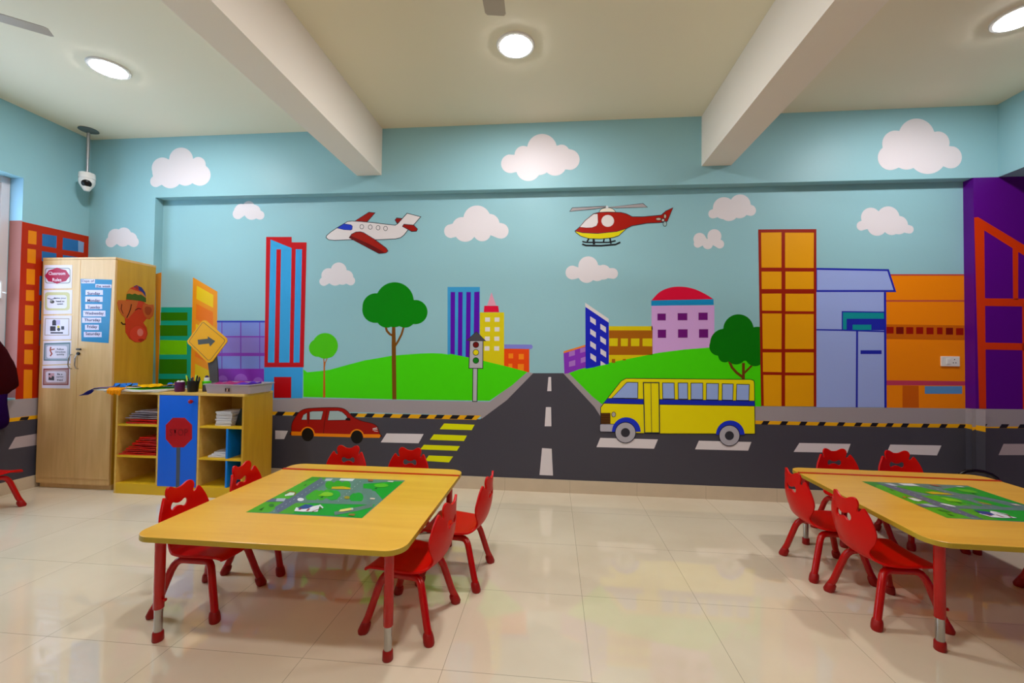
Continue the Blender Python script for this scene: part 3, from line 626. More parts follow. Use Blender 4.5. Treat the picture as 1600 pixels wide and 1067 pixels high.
H2 = .50; T2C = (2.25, 2.615)
t1, top1 = table(T1C, H1, 0, 'yellow wood square table with a green road map, nearer the shelf unit')
t2, top2 = table(T2C, H2, math.radians(-1.2), 'yellow wood square table with a green road map, at the right edge')
# the printed play mat, traced on the first table, the same print on the second
def onT(px, py, l): v = at_z(px, py, H1); return Vector((v.x-T1C[0], v.y-T1C[1]-.0, .0006+l))
def play_map(h, parent):
    p = Paint(onT, 0, (380, 730, 5.333)); p.matf = ink
    G1, G2, G3 = '#4fae08', '#109a24', '#5f7f78'
    p.poly(G3, [(22, 375), (575, 80), (1350, 110), (990, 425)])
    p.poly('#4ba60a', [(22, 375), (575, 80), (690, 86), (660, 115), (560, 170), (215, 378)]); p.poly('#3b8a18', [(480, 130), (575, 80), (690, 86), (670, 100), (560, 112)])
    p.poly('#4a9f10', [(335, 300), (560, 300), (720, 305), (960, 310), (1000, 360), (720, 405), (290, 385)]); p.poly(G2, [(560, 300), (700, 303), (1100, 312), (990, 425), (720, 405), (400, 390)])
    p.blob('#3da412', (650, 235), [(570, 240, 50), (650, 235, 42), (730, 230, 42), (610, 220, 30), (700, 215, 30)]); p.blob('#1f9c28', (770, 235), [(740, 235, 42), (770, 232, 40)])
    p.blob('#2f9c14', (790, 150), [(720, 150, 36), (790, 150, 38), (860, 150, 36)]); p.blob(G2, (945, 255), [(925, 255, 38), (960, 252, 40)])
    p.poly(G2, [(1000, 140), (1250, 120), (1335, 120), (1160, 270), (1100, 200), (1000, 185)])
    p.stroke('#5b6478', [(668, 112), (560, 180), (430, 270), (276, 360)], 58)
    p.stroke('#5e7a74', [(480, 285), (780, 295), (1060, 300)], 26); p.stroke('#5e7a74', [(970, 124), (900, 200), (800, 280)], 48); p.stroke('#5e7a74', [(990, 200), (1050, 205), (1050, 300)], 46); p.stroke('#62736e', [(760, 388), (950, 350), (1080, 318)], 30)
    p.poly('#5b6478', [(185, 290), (240, 262), (420, 268), (400, 290)])
    p.lv += 1
    for i in range(14):
        f = i/13; x = 690-430*f; y = 105+262*f; p.poly('#c9cdd6', [(x, y), (x+4, y), (x-5, y+7), (x-9, y+7)], hold=True)
    for i in range(9):
        f = i/8; x = 975-180*f; y = 120+160*f; p.poly('#c9cdd6', [(x, y), (x+4, y), (x-1, y+6), (x-5, y+6)], hold=True)
    p.poly('#d9dcdf', [(815, 96), (930, 98), (910, 118), (798, 112)]); p.poly('#b7bfc9', [(690, 98), (748, 97), (728, 117), (680, 116)]); p.poly('#a9b2bd', [(280, 262), (355, 262), (340, 287), (272, 285)])
    p.poly('#d8dcd0', [(345, 235), (390, 212), (430, 215), (420, 235), (350, 243)]); p.stroke('#a07018', [(350, 215), (400, 204), (438, 215), (430, 240)], 6); p.disc('#e4e4e6', 478, 272, 27, 14, n=20)
    p.poly('#c8a80c', [(740, 166), (830, 162), (895, 175), (895, 187), (735, 183)]); p.disc('#9a8c1c', 865, 255, 24, 13, n=18); p.disc('#7fc314', 700, 228, 50, 18, n=20); p.poly('#7fc314', [(618, 240), (690, 212), (700, 245)]); p.poly('#1f5c14', [(640, 258), (668, 240), (662, 258)])
    p.poly('#1f5a10', [(500, 158), (530, 142), (520, 156)]); p.poly('#1f5a10', [(130, 358), (175, 335), (155, 360)]); p.disc('#2f7c28', 235, 320, 22, 12, n=14); p.disc('#55b41c', 1150, 155, 60, 16, n=20); p.poly('#14501c', [(1090, 182), (1120, 168), (1112, 184)])
    p.poly('#e2dfe4', [(425, 370), (440, 340), (560, 335), (640, 318), (620, 375), (500, 375)]); p.poly('#2a3f84', [(450, 345), (520, 312), (590, 325), (540, 350), (480, 355)]); p.poly('#8c2226', [(520, 368), (545, 348), (560, 350), (540, 370)]); p.poly('#8c2226', [(455, 358), (475, 345), (490, 347), (475, 362)]); p.stroke('#d8d6dc', [(560, 372), (640, 322), (665, 345)], 12); p.stroke('#7c1c20', [(575, 375), (655, 345)], 5)
    p.poly('#e6cf70', [(795, 375), (810, 358), (900, 343), (915, 350), (900, 362), (830, 375)]); p.poly('#c4c8bc', [(895, 345), (915, 343), (918, 360), (900, 362)]); p.poly('#8c6a1c', [(875, 405), (885, 392), (935, 394), (925, 412)]); p.poly('#d8c0b0', [(1060, 260), (1100, 262), (1095, 274), (1055, 272)]); p.poly('#9c5a44', [(1040, 105), (1085, 107), (1080, 122), (1040, 120)]); p.poly('#c4d0c0', [(1210, 118), (1255, 120), (1245, 130), (1200, 126)])
    o = p.done('road_map_print', 'green road map print', parent); o.location.z = h; return o
play_map(H1, t1); play_map(H2, t2)

# ================================================================ CHAIRS
def chair_proto():
    prof = [(.172, .262), (.166, .274), (.14, .283), (.07, .284), (0, .281), (-.06, .28), (-.105, .285), (-.138, .298), (-.16, .322), (-.178, .36), (-.192, .41), (-.198, .46), (-.197, .52), (-.202, .6)]
    prof = smooth(prof, 5, False)
    S = [0]
    for a, b in zip(prof, prof[1:]): S.append(S[-1]+math.hypot(b[0]-a[0], b[1]-a[1]))
    def P(s):
        s = max(0, min(S[-1]-1e-6, s))
        for i in range(len(S)-1):
            if S[i] <= s <= S[i+1]:
                f = (s-S[i])/(S[i+1]-S[i]); return prof[i][0]+(prof[i+1][0]-prof[i][0])*f, prof[i][1]+(prof[i+1][1]-prof[i][1])*f
    def s_of_z(z):
        for i in range(len(S)-1):
            if prof[i][1] <= z <= prof[i+1][1] and S[i] > .3: return S[i]+(z-prof[i][1])/(prof[i+1][1]-prof[i][1])*(S[i+1]-S[i])
        return S[-1]
    half = [(0, .566), (.022, .569), (.045, .583), (.062, .588), (.075, .583), (.083, .568), (.083, .55), (.077, .532), (.08, .522), (.09, .527), (.1, .545), (.109, .544), (.124, .518), (.139, .485), (.149, .45), (.149, .42), (.136, .385), (.113, .352), (.103, .33)]
    right = [(u, s_of_z(z)) for u, z in half] + [(.11, .338), (.136, .28), (.152, .2), (.156, .1), (.154, .035), (.143, .008), (.12, 0)]
    out = right + [(-u, s) for u, s in reversed(right) if u > 0]
    hh = [(0, .489), (.018, .493), (.03, .501), (.042, .5), (.05, .488), (.05, .474), (.042, .463), (.03, .462), (.018, .47), (0, .474)]
    hole = [(u, s_of_z(z)) for u, z in hh]; hole = hole + [(-u, s) for u, s in reversed(hole) if u > 0]
    def build(s0, s1, name, parent):
        bm = bmesh.new()
        for loop in (smooth(out, 2), smooth(hole, 2)):
            vs = [bm.verts.new((u, s, 0)) for u, s in loop]; [bm.edges.new((vs[i], vs[(i+1) % len(vs)])) for i in range(len(vs))]
        bmesh.ops.triangle_fill(bm, edges=bm.edges[:], use_beauty=True, use_dissolve=False)
        for s in [i*.012 for i in range(1, 54)]: bmesh.ops.bisect_plane(bm, geom=bm.verts[:]+bm.edges[:]+bm.faces[:], plane_co=(0, s, 0), plane_no=(0, 1, 0))
        for u in [i*.02-.14 for i in range(15)]: bmesh.ops.bisect_plane(bm, geom=bm.verts[:]+bm.edges[:]+bm.faces[:], plane_co=(u, 0, 0), plane_no=(1, 0, 0))
        bmesh.ops.bisect_plane(bm, geom=bm.verts[:]+bm.edges[:]+bm.faces[:], plane_co=(0, s0, 0), plane_no=(0, -1, 0), clear_outer=True)
        bmesh.ops.bisect_plane(bm, geom=bm.verts[:]+bm.edges[:]+bm.faces[:], plane_co=(0, s1, 0), plane_no=(0, 1, 0), clear_outer=True)
        bmesh.ops.remove_doubles(bm, verts=bm.verts, dist=.0006)
        for v in bm.verts:
            u, s = v.co.x, v.co.y; y, z = P(s); k = min(1, max(0, (s-.28)/.1))
            v.co = Vector((u, y+k*2.1*u*u, z+(1-k)*.45*u*u))
        o = obj(name, bm, m_red, parent)
        for pl in o.data.polygons: pl.use_smooth = True
        # make the sheet's normals consistent, then give it thickness
        sd = o.modifiers.new('thickness', 'SOLIDIFY'); sd.thickness = .011; sd.offset = 0; sd.use_even_offset = True; sd.use_rim = True
        bv = o.modifiers.new('soft_edge', 'BEVEL'); bv.width = .003; bv.segments = 2; bv.limit_method = 'ANGLE'; bv.angle_limit = math.radians(50)
        return o
    t = root('kids_chair')
    sp = .345
    build(-.01, sp, 'seat', t); build(sp-.0005, 1, 'backrest', t)
    for sx in (-1, 1):
        bm = bmesh.new(); zr = .2525; xr = .105*sx
        tube(bm, [(xr, -.06, zr), (xr, .0, zr), (xr, .06, zr)], .0172); obj('side_rail', bm, m_redmetal, t, auto=True)
        for sy in (-1, 1):
            path = [(xr, .055*sy, zr), (xr+.002*sx, .072*sy, zr-.002), (xr+.006*sx, .086*sy, zr-.009), (xr+.012*sx, .097*sy, zr-.023), (xr+.02*sx, .107*sy, zr-.048), (.15*sx, .145*sy, .07), (.162*sx, .16*sy, .03)]
            bm = bmesh.new(); tube(bm, path, .0172); leg = obj('leg', bm, m_redmetal, t, auto=True)
            bm = bmesh.new(); d = Vector((.052*sx, .065*sy, -.2)).normalized()
            q = Vector((.166*sx, .165*sy, 0)); tube(bm, [q+Vector((0, 0, 0)), q+Vector((0, 0, .004)), q-d*.02, q-d*.036, q-d*.047, q-d*.052], .0, radii=[.0195, .0235, .0245, .0235, .021, .0175]); obj('rubber_foot', bm, m_redrub, leg, auto=True)
    return t
def copy_tree(o, parent=None):
    c = o.copy(); COL.objects.link(c); c.parent = parent
    for ch in o.children: copy_tree(ch, c)
    return c
chair0 = chair_proto(); first = [True]
def chair(x, y, deg, label):
    o = chair0 if first[0] else copy_tree(chair0); first[0] = False
    o.location = (x, y, 0); o.rotation_euler = (0, 0, math.radians(deg)); tag(o, label, 'chair', 'small red chairs around the tables')
    return o
chair(-.67, 2.063, 82, 'small red chair on the right side of the left table, nearer the camera')
chair(-.547, 2.493, 84.7, 'small red chair on the right side of the left table, nearer the mural')
chair(-1.742, 2.08, -90, 'small red chair on the left side of the left table, nearer the camera')
chair(-1.712, 2.50, -86, 'small red chair on the left side of the left table, nearer the shelf unit')
chair(-1.49, 2.86, 181, 'small red chair behind the left table, under the painted red car')
chair(-1.03, 2.86, 179, 'small red chair behind the left table, by the yellow crossing bars')
chair(1.69, 2.39, -87, 'small red chair on the left side of the right table, nearer the camera')
chair(1.655, 2.80, -90, 'small red chair on the left side of the right table, nearer the mural')
chair(2.13, 3.30, 181, 'small red chair behind the right table, left one of two')
chair(2.56, 3.30, 179, 'small red chair behind the right table, right one of two')
chair(2.80, 2.56, 88, 'small red chair on the far side of the right table, cut by the photo edge')
chair(-4.41, 2.935, 0, 'small red chair standing by the left wall, cut by the photo edge')

# ================================================================ CUPBOARD
CF = 3.51; CX1 = at_y(180.5, 420, CF).x; CX0 = at_y(66.5, 420, CF).x; CT = at_y(181, 401.5, CF).z; CBK = B-.014
cup = root('cupboard', ((CX0+CX1)/2, CF, 0)); tag(cup, 'tall pale wood two door cupboard in the left corner with papers stuck on it', 'cupboard')
hwc = (CX1-CX0)/2; dep = CBK-CF
bm = bmesh.new(); box(bm, -hwc, hwc, .018, dep, .05, CT-.02); body = obj('body', bm, m_mapleside, cup, bevel=.001)
bm = bmesh.new(); box(bm, -hwc, hwc, .0, dep, CT-.02, CT); obj('top_panel', bm, m_maple, cup, bevel=.001)
bm = bmesh.new(); box(bm, -hwc+.002, hwc-.002, .004, .018, .045, .1); box(bm, -hwc+.01, hwc-.01, .03, dep-.01, 0, .05, mi=0); obj('plinth', bm, m_maple, cup)
mid = at_y(123, 500, CF).x-(CX0+CX1)/2
for k, (a, b) in enumerate(((-hwc+.002, mid-.0015), (mid+.0015, hwc-.002))):
    bm = bmesh.new(); box(bm, a, b, 0, .018, .1, CT-.022); dr = obj('door', bm, m_maple, cup, bevel=.001)
    hx = mid+(-.055 if k == 0 else .012); bm = bmesh.new(); hz = at_y(123, 565, CF).z
    tube(bm, [(hx, 0, hz+.065), (hx, -.02, hz+.06), (hx, -.03, hz+.03), (hx, -.031, hz-.03), (hx, -.02, hz-.06), (hx, 0, hz-.065)], .005, seg=10); obj('handle', bm, m_chrome, dr, auto=True)
    if k == 1:
        bm = bmesh.new(); lz = at_y(125, 549, CF).z; tube(bm, [(hx+.005, .001, lz+.02), (hx+.005, -.02, lz+.02), (hx+.045, -.024, lz+.02)], .008, seg=10); lathe(bm, [(.014, 0), (.014, .01)], c=(hx, 0, lz-.02), axis=Matrix.Rotation(math.pi/2, 3, 'X'), seg=14)
        obj('lock', bm, m_black, dr, auto=True)
def onC(px, py, l): return at_y(px, py, CF-.0016-l)
def text_on(plane, px, py, body, hpx, col, parent, bold=.0, name='lettering', wpx=None):
    """flat letters lying on a surface, hpx photo pixels high"""
    me = text_mesh(body, 1, bold); xs = [v.co.x for v in me.vertices]; ys = [v.co.y for v in me.vertices]
    hgt = max(ys)-min(ys); wid = max(xs)-min(xs); k = hpx/hgt; kx = (wpx/wid) if wpx else k; cx = (max(xs)+min(xs))/2; cyy = (max(ys)+min(ys))/2
    for v in me.vertices: v.co = plane(px+(v.co.x-cx)*kx, py-(v.co.y-cyy)*k, .0012)
    me.materials.clear(); me.materials.append(ink(col)); o = link_mesh(name, me, parent); return o
def card(name, label, cat, quad, plane, fill, group=None, draw=None, back=Vector((0, .0012, 0))):
    bm = bmesh.new(); slab(bm, [plane(x, y, 0) for x, y in quad], back); o = obj(name, bm, ink(fill)); tag(o, label, cat, group)
    if draw:
        p = Paint(plane, 3, (60, 390, 4.64)); p.matf = ink; draw(p); p.done('print', None, o)
    return o
W_ = '#e0d2dc'
def d1(p):
    p.poly('#8c8a80', rrect(48, 132, 232, 245, 18, 4)); p.poly('#d8cdd8', rrect(54, 138, 226, 239, 16, 4)); p.poly('#a90f3c', [(45, 190), (75, 150), (110, 140), (135, 130), (165, 140), (200, 148), (228, 190), (200, 228), (165, 236), (135, 248), (105, 236), (72, 230)])
cards = 'classroom rule cards on the cupboard door'
o = card('rule_card', 'white card with a crimson badge reading Classroom Rules, topmost on the cupboard', 'card', [(69, 414), (113, 414), (112, 450), (69, 451)], onC, W_, cards, d1)
text_on(onC, 89, 427, 'Classroom', 5.0, '#f0dbe2', o, .01, wpx=26); text_on(onC, 89, 437, 'Rules', 5.0, '#f0dbe2', o, .01, wpx=14)
def d2(p):
    p.poly('#c9bd86', rrect(46, 308, 228, 440, 22, 5)); p.poly('#ddd2da', rrect(62, 330, 206, 425, 18, 5)); p.stroke('#3a2f3a', [(65, 352), (95, 360), (130, 352)], 5); p.disc('#4a4038', 100, 378, 17, 12, n=14); p.disc('#8a8a78', 92, 372, 8, n=10)
o = card('rule_card', 'white card with a yellowish border, second from the top on the cupboard', 'card', [(68.5, 453), (113, 453), (112, 490), (68, 491)], onC, W_, cards, d2)
text_on(onC, 94, 466, 'Raise your', 3, '#241c26', o, .02, wpx=19); text_on(onC, 94, 470.5, 'hand to', 3, '#241c26', o, .02, wpx=13); text_on(onC, 94, 475, 'speak', 3, '#241c26', o, .02, wpx=10)
def d3(p):
    p.poly('#a58a70', [(48, 498), (224, 498), (222, 622), (44, 622)]); p.poly('#ddd2dc', [(53, 503), (219, 503), (217, 617), (49, 617)]); p.rects('#241b28', [(85, 555, 125, 590), (100, 520, 130, 550), (165, 555, 187, 580), (88, 598, 178, 608)]); p.rect('#b9a8c8', 128, 510, 158, 545); p.disc('#241b28', 115, 520, 14, 12, n=12); p.disc('#c9b030', 145, 560, 10, n=10); p.disc('#241b28', 147, 578, 12, n=10)
card('rule_card', 'white card with a small black picture of children at desks, middle one on the cupboard', 'card', [(68, 493), (112, 493), (111, 530), (67, 531)], onC, W_, cards, d3)
def d4(p):
    p.poly('#5a7276', [(42, 678), (232, 672), (228, 805), (38, 805)]); p.poly('#a3a5b2', [(50, 688), (224, 684), (220, 796), (46, 796)]); p.poly('#dccfda', rrect(60, 698, 208, 786, 14, 4)); p.stroke('#9c3f2c', [(90, 705), (85, 730), (98, 755), (85, 772)], 10); p.stroke('#a05030', [(85, 728), (118, 720)], 8)
o = card('rule_card', 'white card with a blue grey border, second from the bottom on the cupboard', 'card', [(67.5, 532.5), (111.5, 532), (110, 568), (66.5, 570)], onC, W_, cards, d4)
text_on(onC, 94.5, 545.5, 'Follow', 3, '#241c26', o, .02, wpx=11); text_on(onC, 94.5, 549.7, 'Directions', 3, '#241c26', o, .02, wpx=16); text_on(onC, 94.5, 554, 'quickly', 3.2, '#241c26', o, .02, wpx=12)
def d5(p):
    p.poly('#8a3a36', [(35, 862), (222, 858), (218, 982), (32, 982)]); p.poly('#b58a86', [(43, 872), (214, 868), (210, 974), (40, 974)]); p.poly('#d6c6d2', rrect(54, 882, 200, 962, 14, 4)); p.rect('#c08a90', 72, 895, 115, 945); p.poly('#201418', [(72, 945), (78, 920), (92, 932), (100, 915), (114, 920), (114, 948)]); p.disc('#201418', 80, 903, 7, n=10)
o = card('rule_card', 'white card with a dark red border and a small picture, lowest on the cupboard', 'card', [(66, 571.5), (109.5, 570), (109, 607), (65.5, 606)], onC, W_, cards, d5)
text_on(onC, 93.5, 584.5, 'Be a', 3, '#241c26', o, .02, wpx=8); text_on(onC, 93.5, 589, 'caring', 3, '#241c26', o, .02, wpx=11); text_on(onC, 93.5, 593.5, 'friend', 3, '#241c26', o, .02, wpx=9)
def d6(p):
    L = '#d9cfe6'; p.quads(L, [[(312, 215), (410, 215), (410, 244), (312, 244)], [(413, 250), (530, 254), (530, 278), (413, 274)]]+[[(a, y), (b, y+1), (b, y+h), (a, y+h)] for a, b, y, h in ((342, 468, 292, 36), (340, 466, 340, 38), (340, 462, 395, 36), (324, 486, 442, 42), (317, 456, 492, 38), (338, 438, 544, 38), (329, 459, 596, 38))])
o = card('days_chart', 'blue chart listing the days of the week on the right cupboard door', 'chart', [(126, 435.5), (175, 437), (169.5, 536), (127, 533)], onC, '#0a7cac', None, d6)
for y, s, x0, x1 in ((459, 'Sunday', 135, 158), (470, 'Monday', 135, 157.5), (480.5, 'Tuesday', 135, 158), (490, 'Wednesday', 131, 163.5), (500.5, 'Thursday', 130, 158), (511, 'Friday', 134.5, 153.5), (522, 'Saturday', 132, 158)): text_on(onC, (x0+x1)/2, y, s, 6, '#2b1c50', o, .015, wpx=x1-x0-3)
text_on(onC, 137.5, 439.5, 'Days of', 5, '#2b1c50', o, .01, wpx=19); text_on(onC, 161.5, 447, 'the week', 4, '#2b1c50', o, .01, wpx=23)
# elephant head cut-out on the side
def onS(px, py, l): return at_x(px, py, CX1+.0016+l)
k = 4.64; oc = [(60+x/k, 390+y/k) for x, y in [(636, 360), (640, 320), (665, 280), (710, 258), (750, 275), (775, 310), (782, 375), (765, 385), (800, 400), (835, 398), (838, 440), (830, 480), (805, 505), (785, 500), (760, 530), (785, 565), (792, 610), (780, 650), (745, 672), (700, 670), (660, 645), (632, 600), (630, 550), (628, 495), (605, 472), (580, 430), (572, 385), (580, 367), (635, 368)]]
bm = bmesh.new(); slab(bm, [onS(x, y, 0) for x, y in oc], Vector((-.0012, 0, 0))); o = obj('elephant_cutout', bm, ink('#c43a20')); tag(o, 'red paper elephant head with a coloured cap stuck on the cupboard side', 'paper cutout')
p = Paint(onS, 3, (60, 390, 4.64)); p.matf = ink
p.poly('#c0602c', [(575, 370), (640, 370), (680, 365), (725, 372), (705, 440), (650, 500), (628, 495), (600, 465), (578, 420)]); p.poly('#bf5c2a', smooth([(762, 395), (800, 402), (832, 400), (838, 440), (825, 480), (795, 500), (765, 470), (755, 430)], 3)); p.poly('#a04020', smooth([(775, 415), (815, 420), (820, 450), (800, 475), (775, 460)], 3))
p.poly('#c9792c', [(640, 335), (640, 320), (665, 283), (715, 300), (775, 318), (780, 360), (700, 345)]); p.poly('#3c5c1c', [(636, 360), (640, 322), (660, 318), (680, 325), (700, 318), (722, 328), (745, 325), (780, 350), (780, 382), (740, 372), (690, 366)]); p.poly('#23307c', [(690, 268), (712, 257), (750, 275), (775, 312), (780, 345), (755, 310), (722, 290)]); p.poly('#9c2c24', [(700, 265), (722, 262), (730, 290), (708, 288)])
p.disc('#d6402c', 722, 612, 60, 58); p.disc('#e07a70', 738, 600, 22, 28, n=20); p.disc('#a8281c', 745, 655, 22, 10, n=14)
p.stroke('#3a1414', [(675, 395), (668, 430), (655, 465), (640, 495)], 7); p.stroke('#3a1414', [(700, 440), (725, 425), (745, 430)], 5); p.stroke('#2a1010', [(600, 525), (612, 540), (632, 540)], 9); p.stroke('#5a1c14', [(605, 395), (600, 430), (615, 465)], 5)
p.done('print', None, o)

# ================================================================ SHELF UNIT
SF = 3.47; SX0 = at_y(182, 616, SF).x; SX1 = at_y(382, 616, SF).x; SBK = 3.85; ST = at_y(372, 616, SF).z
def sx(px, py=616): return at_y(px, py, SF).x
def sz(px, py): return at_y(px, py, SF).z
su = root('shelf_unit', ((SX0+SX1)/2, SF, 0)); tag(su, 'low wooden shelf unit with a blue stop sign door beside the cupboard', 'shelf unit'); scx = (SX0+SX1)/2
TH = .018; d1x = sx(246.6)-scx; d2x = sx(309.8)-scx; L0 = SX0-scx; L1 = SX1-scx; dd = SBK-SF; Z0 = .09
bm = bmesh.new(); box(bm, L0, L0+TH, 0, dd, 0, ST-.02, 0); box(bm, L1-TH, L1, 0, dd, 0, ST-.02, 1); box(bm, L0+TH, L1-TH, dd-.008, dd, Z0, ST-.02, 2); box(bm, d1x, d1x+TH, 0.001, dd-.008, Z0, ST-.02, 0); box(bm, d2x, d2x+TH, 0.001, dd-.008, Z0, ST-.02, 0)
box(bm, L0+TH, L1-TH, .0, dd-.008, 0, Z0, 3)
obj('carcass', bm, [m_board, m_mapleside, m_board, m_yel], su, bevel=.001)
bm = bmesh.new(); box(bm, L0-.001, L1+.001, -.004, dd, ST-.02, ST); obj('top_panel', bm, m_board, su, bevel=.0015)
za = sz(200, 664); zb_ = sz(200, 713); zc = sz(340, 668); zd = sz(340, 718)
for a, b, z in ((L0+TH, d1x, za), (L0+TH, d1x, zb_), (d2x+TH, L1-TH, zc), (d2x+TH, L1-TH, zd)):
    bm = bmesh.new(); box(bm, a, b, .002, dd-.008, z-.009, z+.009); obj('shelf', bm, m_yel, su, bevel=.001)
dvx = sx(354.5)-scx; m_blue = mat('blue_laminate', '#0862e0', rough=.35); m_bluedv = mat('blue_divider', '#0a7ad6', rough=.35)
bm = bmesh.new(); box(bm, dvx, dvx+.018, .003, dd-.008, zd+.009, zc-.009); obj('divider', bm, m_bluedv, su)
bm = bmesh.new(); box(bm, dvx, dvx+.018, .003, dd-.008, Z0, zd-.009); obj('divider', bm, m_bluedv, su)
bm = bmesh.new(); box(bm, d1x+TH+.001, d2x-.001, -.002, .016, Z0-.01, ST-.022); door = obj('door', bm, m_blue, su, bevel=.001); door['label'] = 'blue door with a painted stop sign'
def onD(px, py, l): v = at_y(px, py, SF-.0024-l); return Vector((v.x-scx, v.y-SF, v.z))
p = Paint(onD, 0, (160, 560, 4.447)); p.matf = ink
p.poly('#4c5260', [(514, 610), (542, 610), (535, 905), (510, 905)]); p.poly('#b00812', [(490, 412), (572, 412), (623, 462), (623, 560), (565, 618), (490, 618), (440, 560), (440, 462)])
p.done('stop_sign', 'red octagonal stop sign on a grey pole', door)
text_on(onD, 279, 675.5, 'STOP', 11, '#8a0a10', door, .02, wpx=29)
kp = onD(160+627/4.447, 560+298/4.447, 0); bm = bmesh.new(); lathe(bm, [(.007, 0), (.007, .01), (.015, .014), (.0185, .022), (.016, .031), (.006, .036)], c=kp, axis=Matrix.Rotation(math.pi/2, 3, 'X'), seg=18); obj('knob', bm, mat('red_knob', '#a00c18', rough=.3), door, auto=True)

# contents: papers in the cubbies
m_paper = mat('white_paper', '#d8d2d2', rough=.6); m_pl = mat('grey_plastic_sleeve', '#8f7f86', rough=.25); m_rsl = mat('red_plastic_sleeve', '#c81408', rough=.2, coat=.5)
def sheet(name, label, cat, cx, y0, z, w, d, th, m, rot=0, bend=0, group=None, wav=.004, sag=0):
    """a slightly wavy folder, sleeve or booklet of sheets"""
    nx, ny = 10, 8; bm = bmesh.new(); g = {}
    ph = random.random()*6
    for s in (0, 1):
        for i in range(nx+1):
            for j in range(ny+1):
                x = (i/nx-.5)*w; y = j/ny*d; zz = (wav*(math.sin(i*.9+ph)+math.sin(j*1.3+ph*2)+2)*.5)*(1 if s else .35)+bend*max(0, (i/nx-.35))**2+ (th if s else 0) + sag*(j/ny)
                g[s, i, j] = bm.verts.new((x, y, zz))
    for i in range(nx):
        for j in range(ny):
            bm.faces.new((g[1, i, j], g[1, i+1, j], g[1, i+1, j+1], g[1, i, j+1])); bm.faces.new((g[0, i, j], g[0, i, j+1], g[0, i+1, j+1], g[0, i+1, j]))
    for i in range(nx):
        for j in (0, ny): bm.faces.new((g[0, i, j], g[0, i+1, j], g[1, i+1, j], g[1, i, j]))
    for j in range(ny):
        for i in (0, nx): bm.faces.new((g[0, i, j], g[0, i, j+1], g[1, i, j+1], g[1, i, j]))
    o = obj(name, bm, m, auto=True); o.location = (cx, y0, z); o.rotation_euler = (0, 0, rot); tag(o, label, cat, group); return o
xl = (SX0+sx(248))/2; sw = sx(246)-SX0-TH*1.5
z = za+.0095
sheet('plastic_folder', 'red plastic folder lying flat on the top left shelf', 'folder', xl+.02, SF+.02, z, sw-.09, .26, .012, m_rsl, .03, wav=.003)
sheet('plastic_folder', 'red plastic folder on the top left shelf, under the clear sleeves', 'folder', xl+.03, SF+.03, z+.022, sw-.1, .25, .012, m_rsl, -.03, wav=.003)
for i in range(4): sheet('clear_sleeve', ['greyish clear plastic sleeve in the top left cubby, lowest of the stack', 'greyish clear plastic sleeve in the top left cubby, second of the stack', 'greyish clear plastic sleeve in the top left cubby, third of the stack', 'white clear plastic sleeve on top of the stack in the top left cubby'][i], 'plastic sleeve', xl+.01+.008*i, SF+.03+.01*i, z+.043+i*.0175, sw-.07-.02*i, .25, .008, m_pl if i < 3 else mat('white_sleeve', '#b9adb8', rough=.25), .03*(-1)**i, 0, 'plastic sleeves in the top left cubby', wav=.004)
z = zb_+.0095
for i in range(10): sheet('plastic_folder', 'red plastic folder, %s in the heap on the second left shelf' % ['lowest', 'second lowest', 'third lowest', 'fourth lowest', 'fifth lowest', 'fifth from the top', 'fourth from the top', 'third from the top', 'second from the top', 'topmost'][i], 'folder', xl+.011*i, SF+.012+.006*(i % 3), z+i*.0165, sw-.02-.021*i, .26, .007, m_rsl, .02*(-1)**i, 0, 'red folders on the second left shelf', wav=.0035)
xr_ = at_y(347, 650, SF).x; z = zc+.0095
for i in range(8): sheet('booklet', 'white booklet, %s in the stack in the top right cubby' % ['lowest', 'second lowest', 'third lowest', 'fourth lowest', 'fourth from the top', 'third from the top', 'second from the top', 'topmost'][i], 'booklet', xr_-.015+random.uniform(-.006, .006), SF+.035+random.uniform(0, .01), z+i*.0155, .148, .2, .011, m_paper, random.uniform(-.05, .05), 0, 'white booklets in the top right cubby', wav=.003)
bm = bmesh.new(); slab(bm, [(0, 0, 0), (.095, 0, 0), (.095, 0, .135), (.05, 0, .15), (.03, 0, .1)], Vector((0, .22, 0))); o = obj('black_box_file', bm, m_black, bevel=.004); o.location = (xr_+.064, SF+.07, z); tag(o, 'black file leaning beside the white booklets in the top right cubby', 'file')
z = zd+.0095
for i in range(3): sheet('booklet', 'white booklet, %s of three in the middle right cubby' % ['lowest', 'middle', 'topmost'][i], 'booklet', at_y(333+i*2, 710, SF).x+.01, SF+.03+.01*i, z+i*.0155, .16-.015*i, .2, .011, m_paper, .06*(-1)**i, 0, 'white booklets in the middle right cubby', wav=.003)

# things on top of the shelf unit
Zt = ST+.001
def onTop(px, py): return at_z(px, py, Zt)
# craft board
b0 = Vector((sx(166, 612), SF-.02, 0)); q = [Vector((at_z(168, 607, Zt).x, SF-.055, Zt)), Vector((at_z(228, 617, Zt).x, SF-.03, Zt)), Vector((at_z(272, 605, Zt).x, SF+.16, Zt)), Vector((at_z(200, 600, Zt).x, SF+.16, Zt))]
ang = math.radians(0); bd = root('craft_board', (sx(222)-.06, SF-.035, Zt)); tag(bd, 'white board with green and yellow craft on top of the shelf unit', 'craft board')
bm = bmesh.new(); slab(bm, [Vector((-.33, -.045, .03)), Vector((.1, -.02, .022)), Vector((.30, .25, .022)), Vector((-.06, .22, .03))], Vector((0, 0, -.016))); obj('board', bm, mat('white_board', '#e8e4da', rough=.4), bd, bevel=.001)
bm = bmesh.new(); box(bm, -.02, .22, .03, .2, 0, .007); box(bm, -.25, -.1, -.02, .03, 0, .014); obj('backing', bm, mat('board_backing', '#b8b0a0', rough=.6), bd)
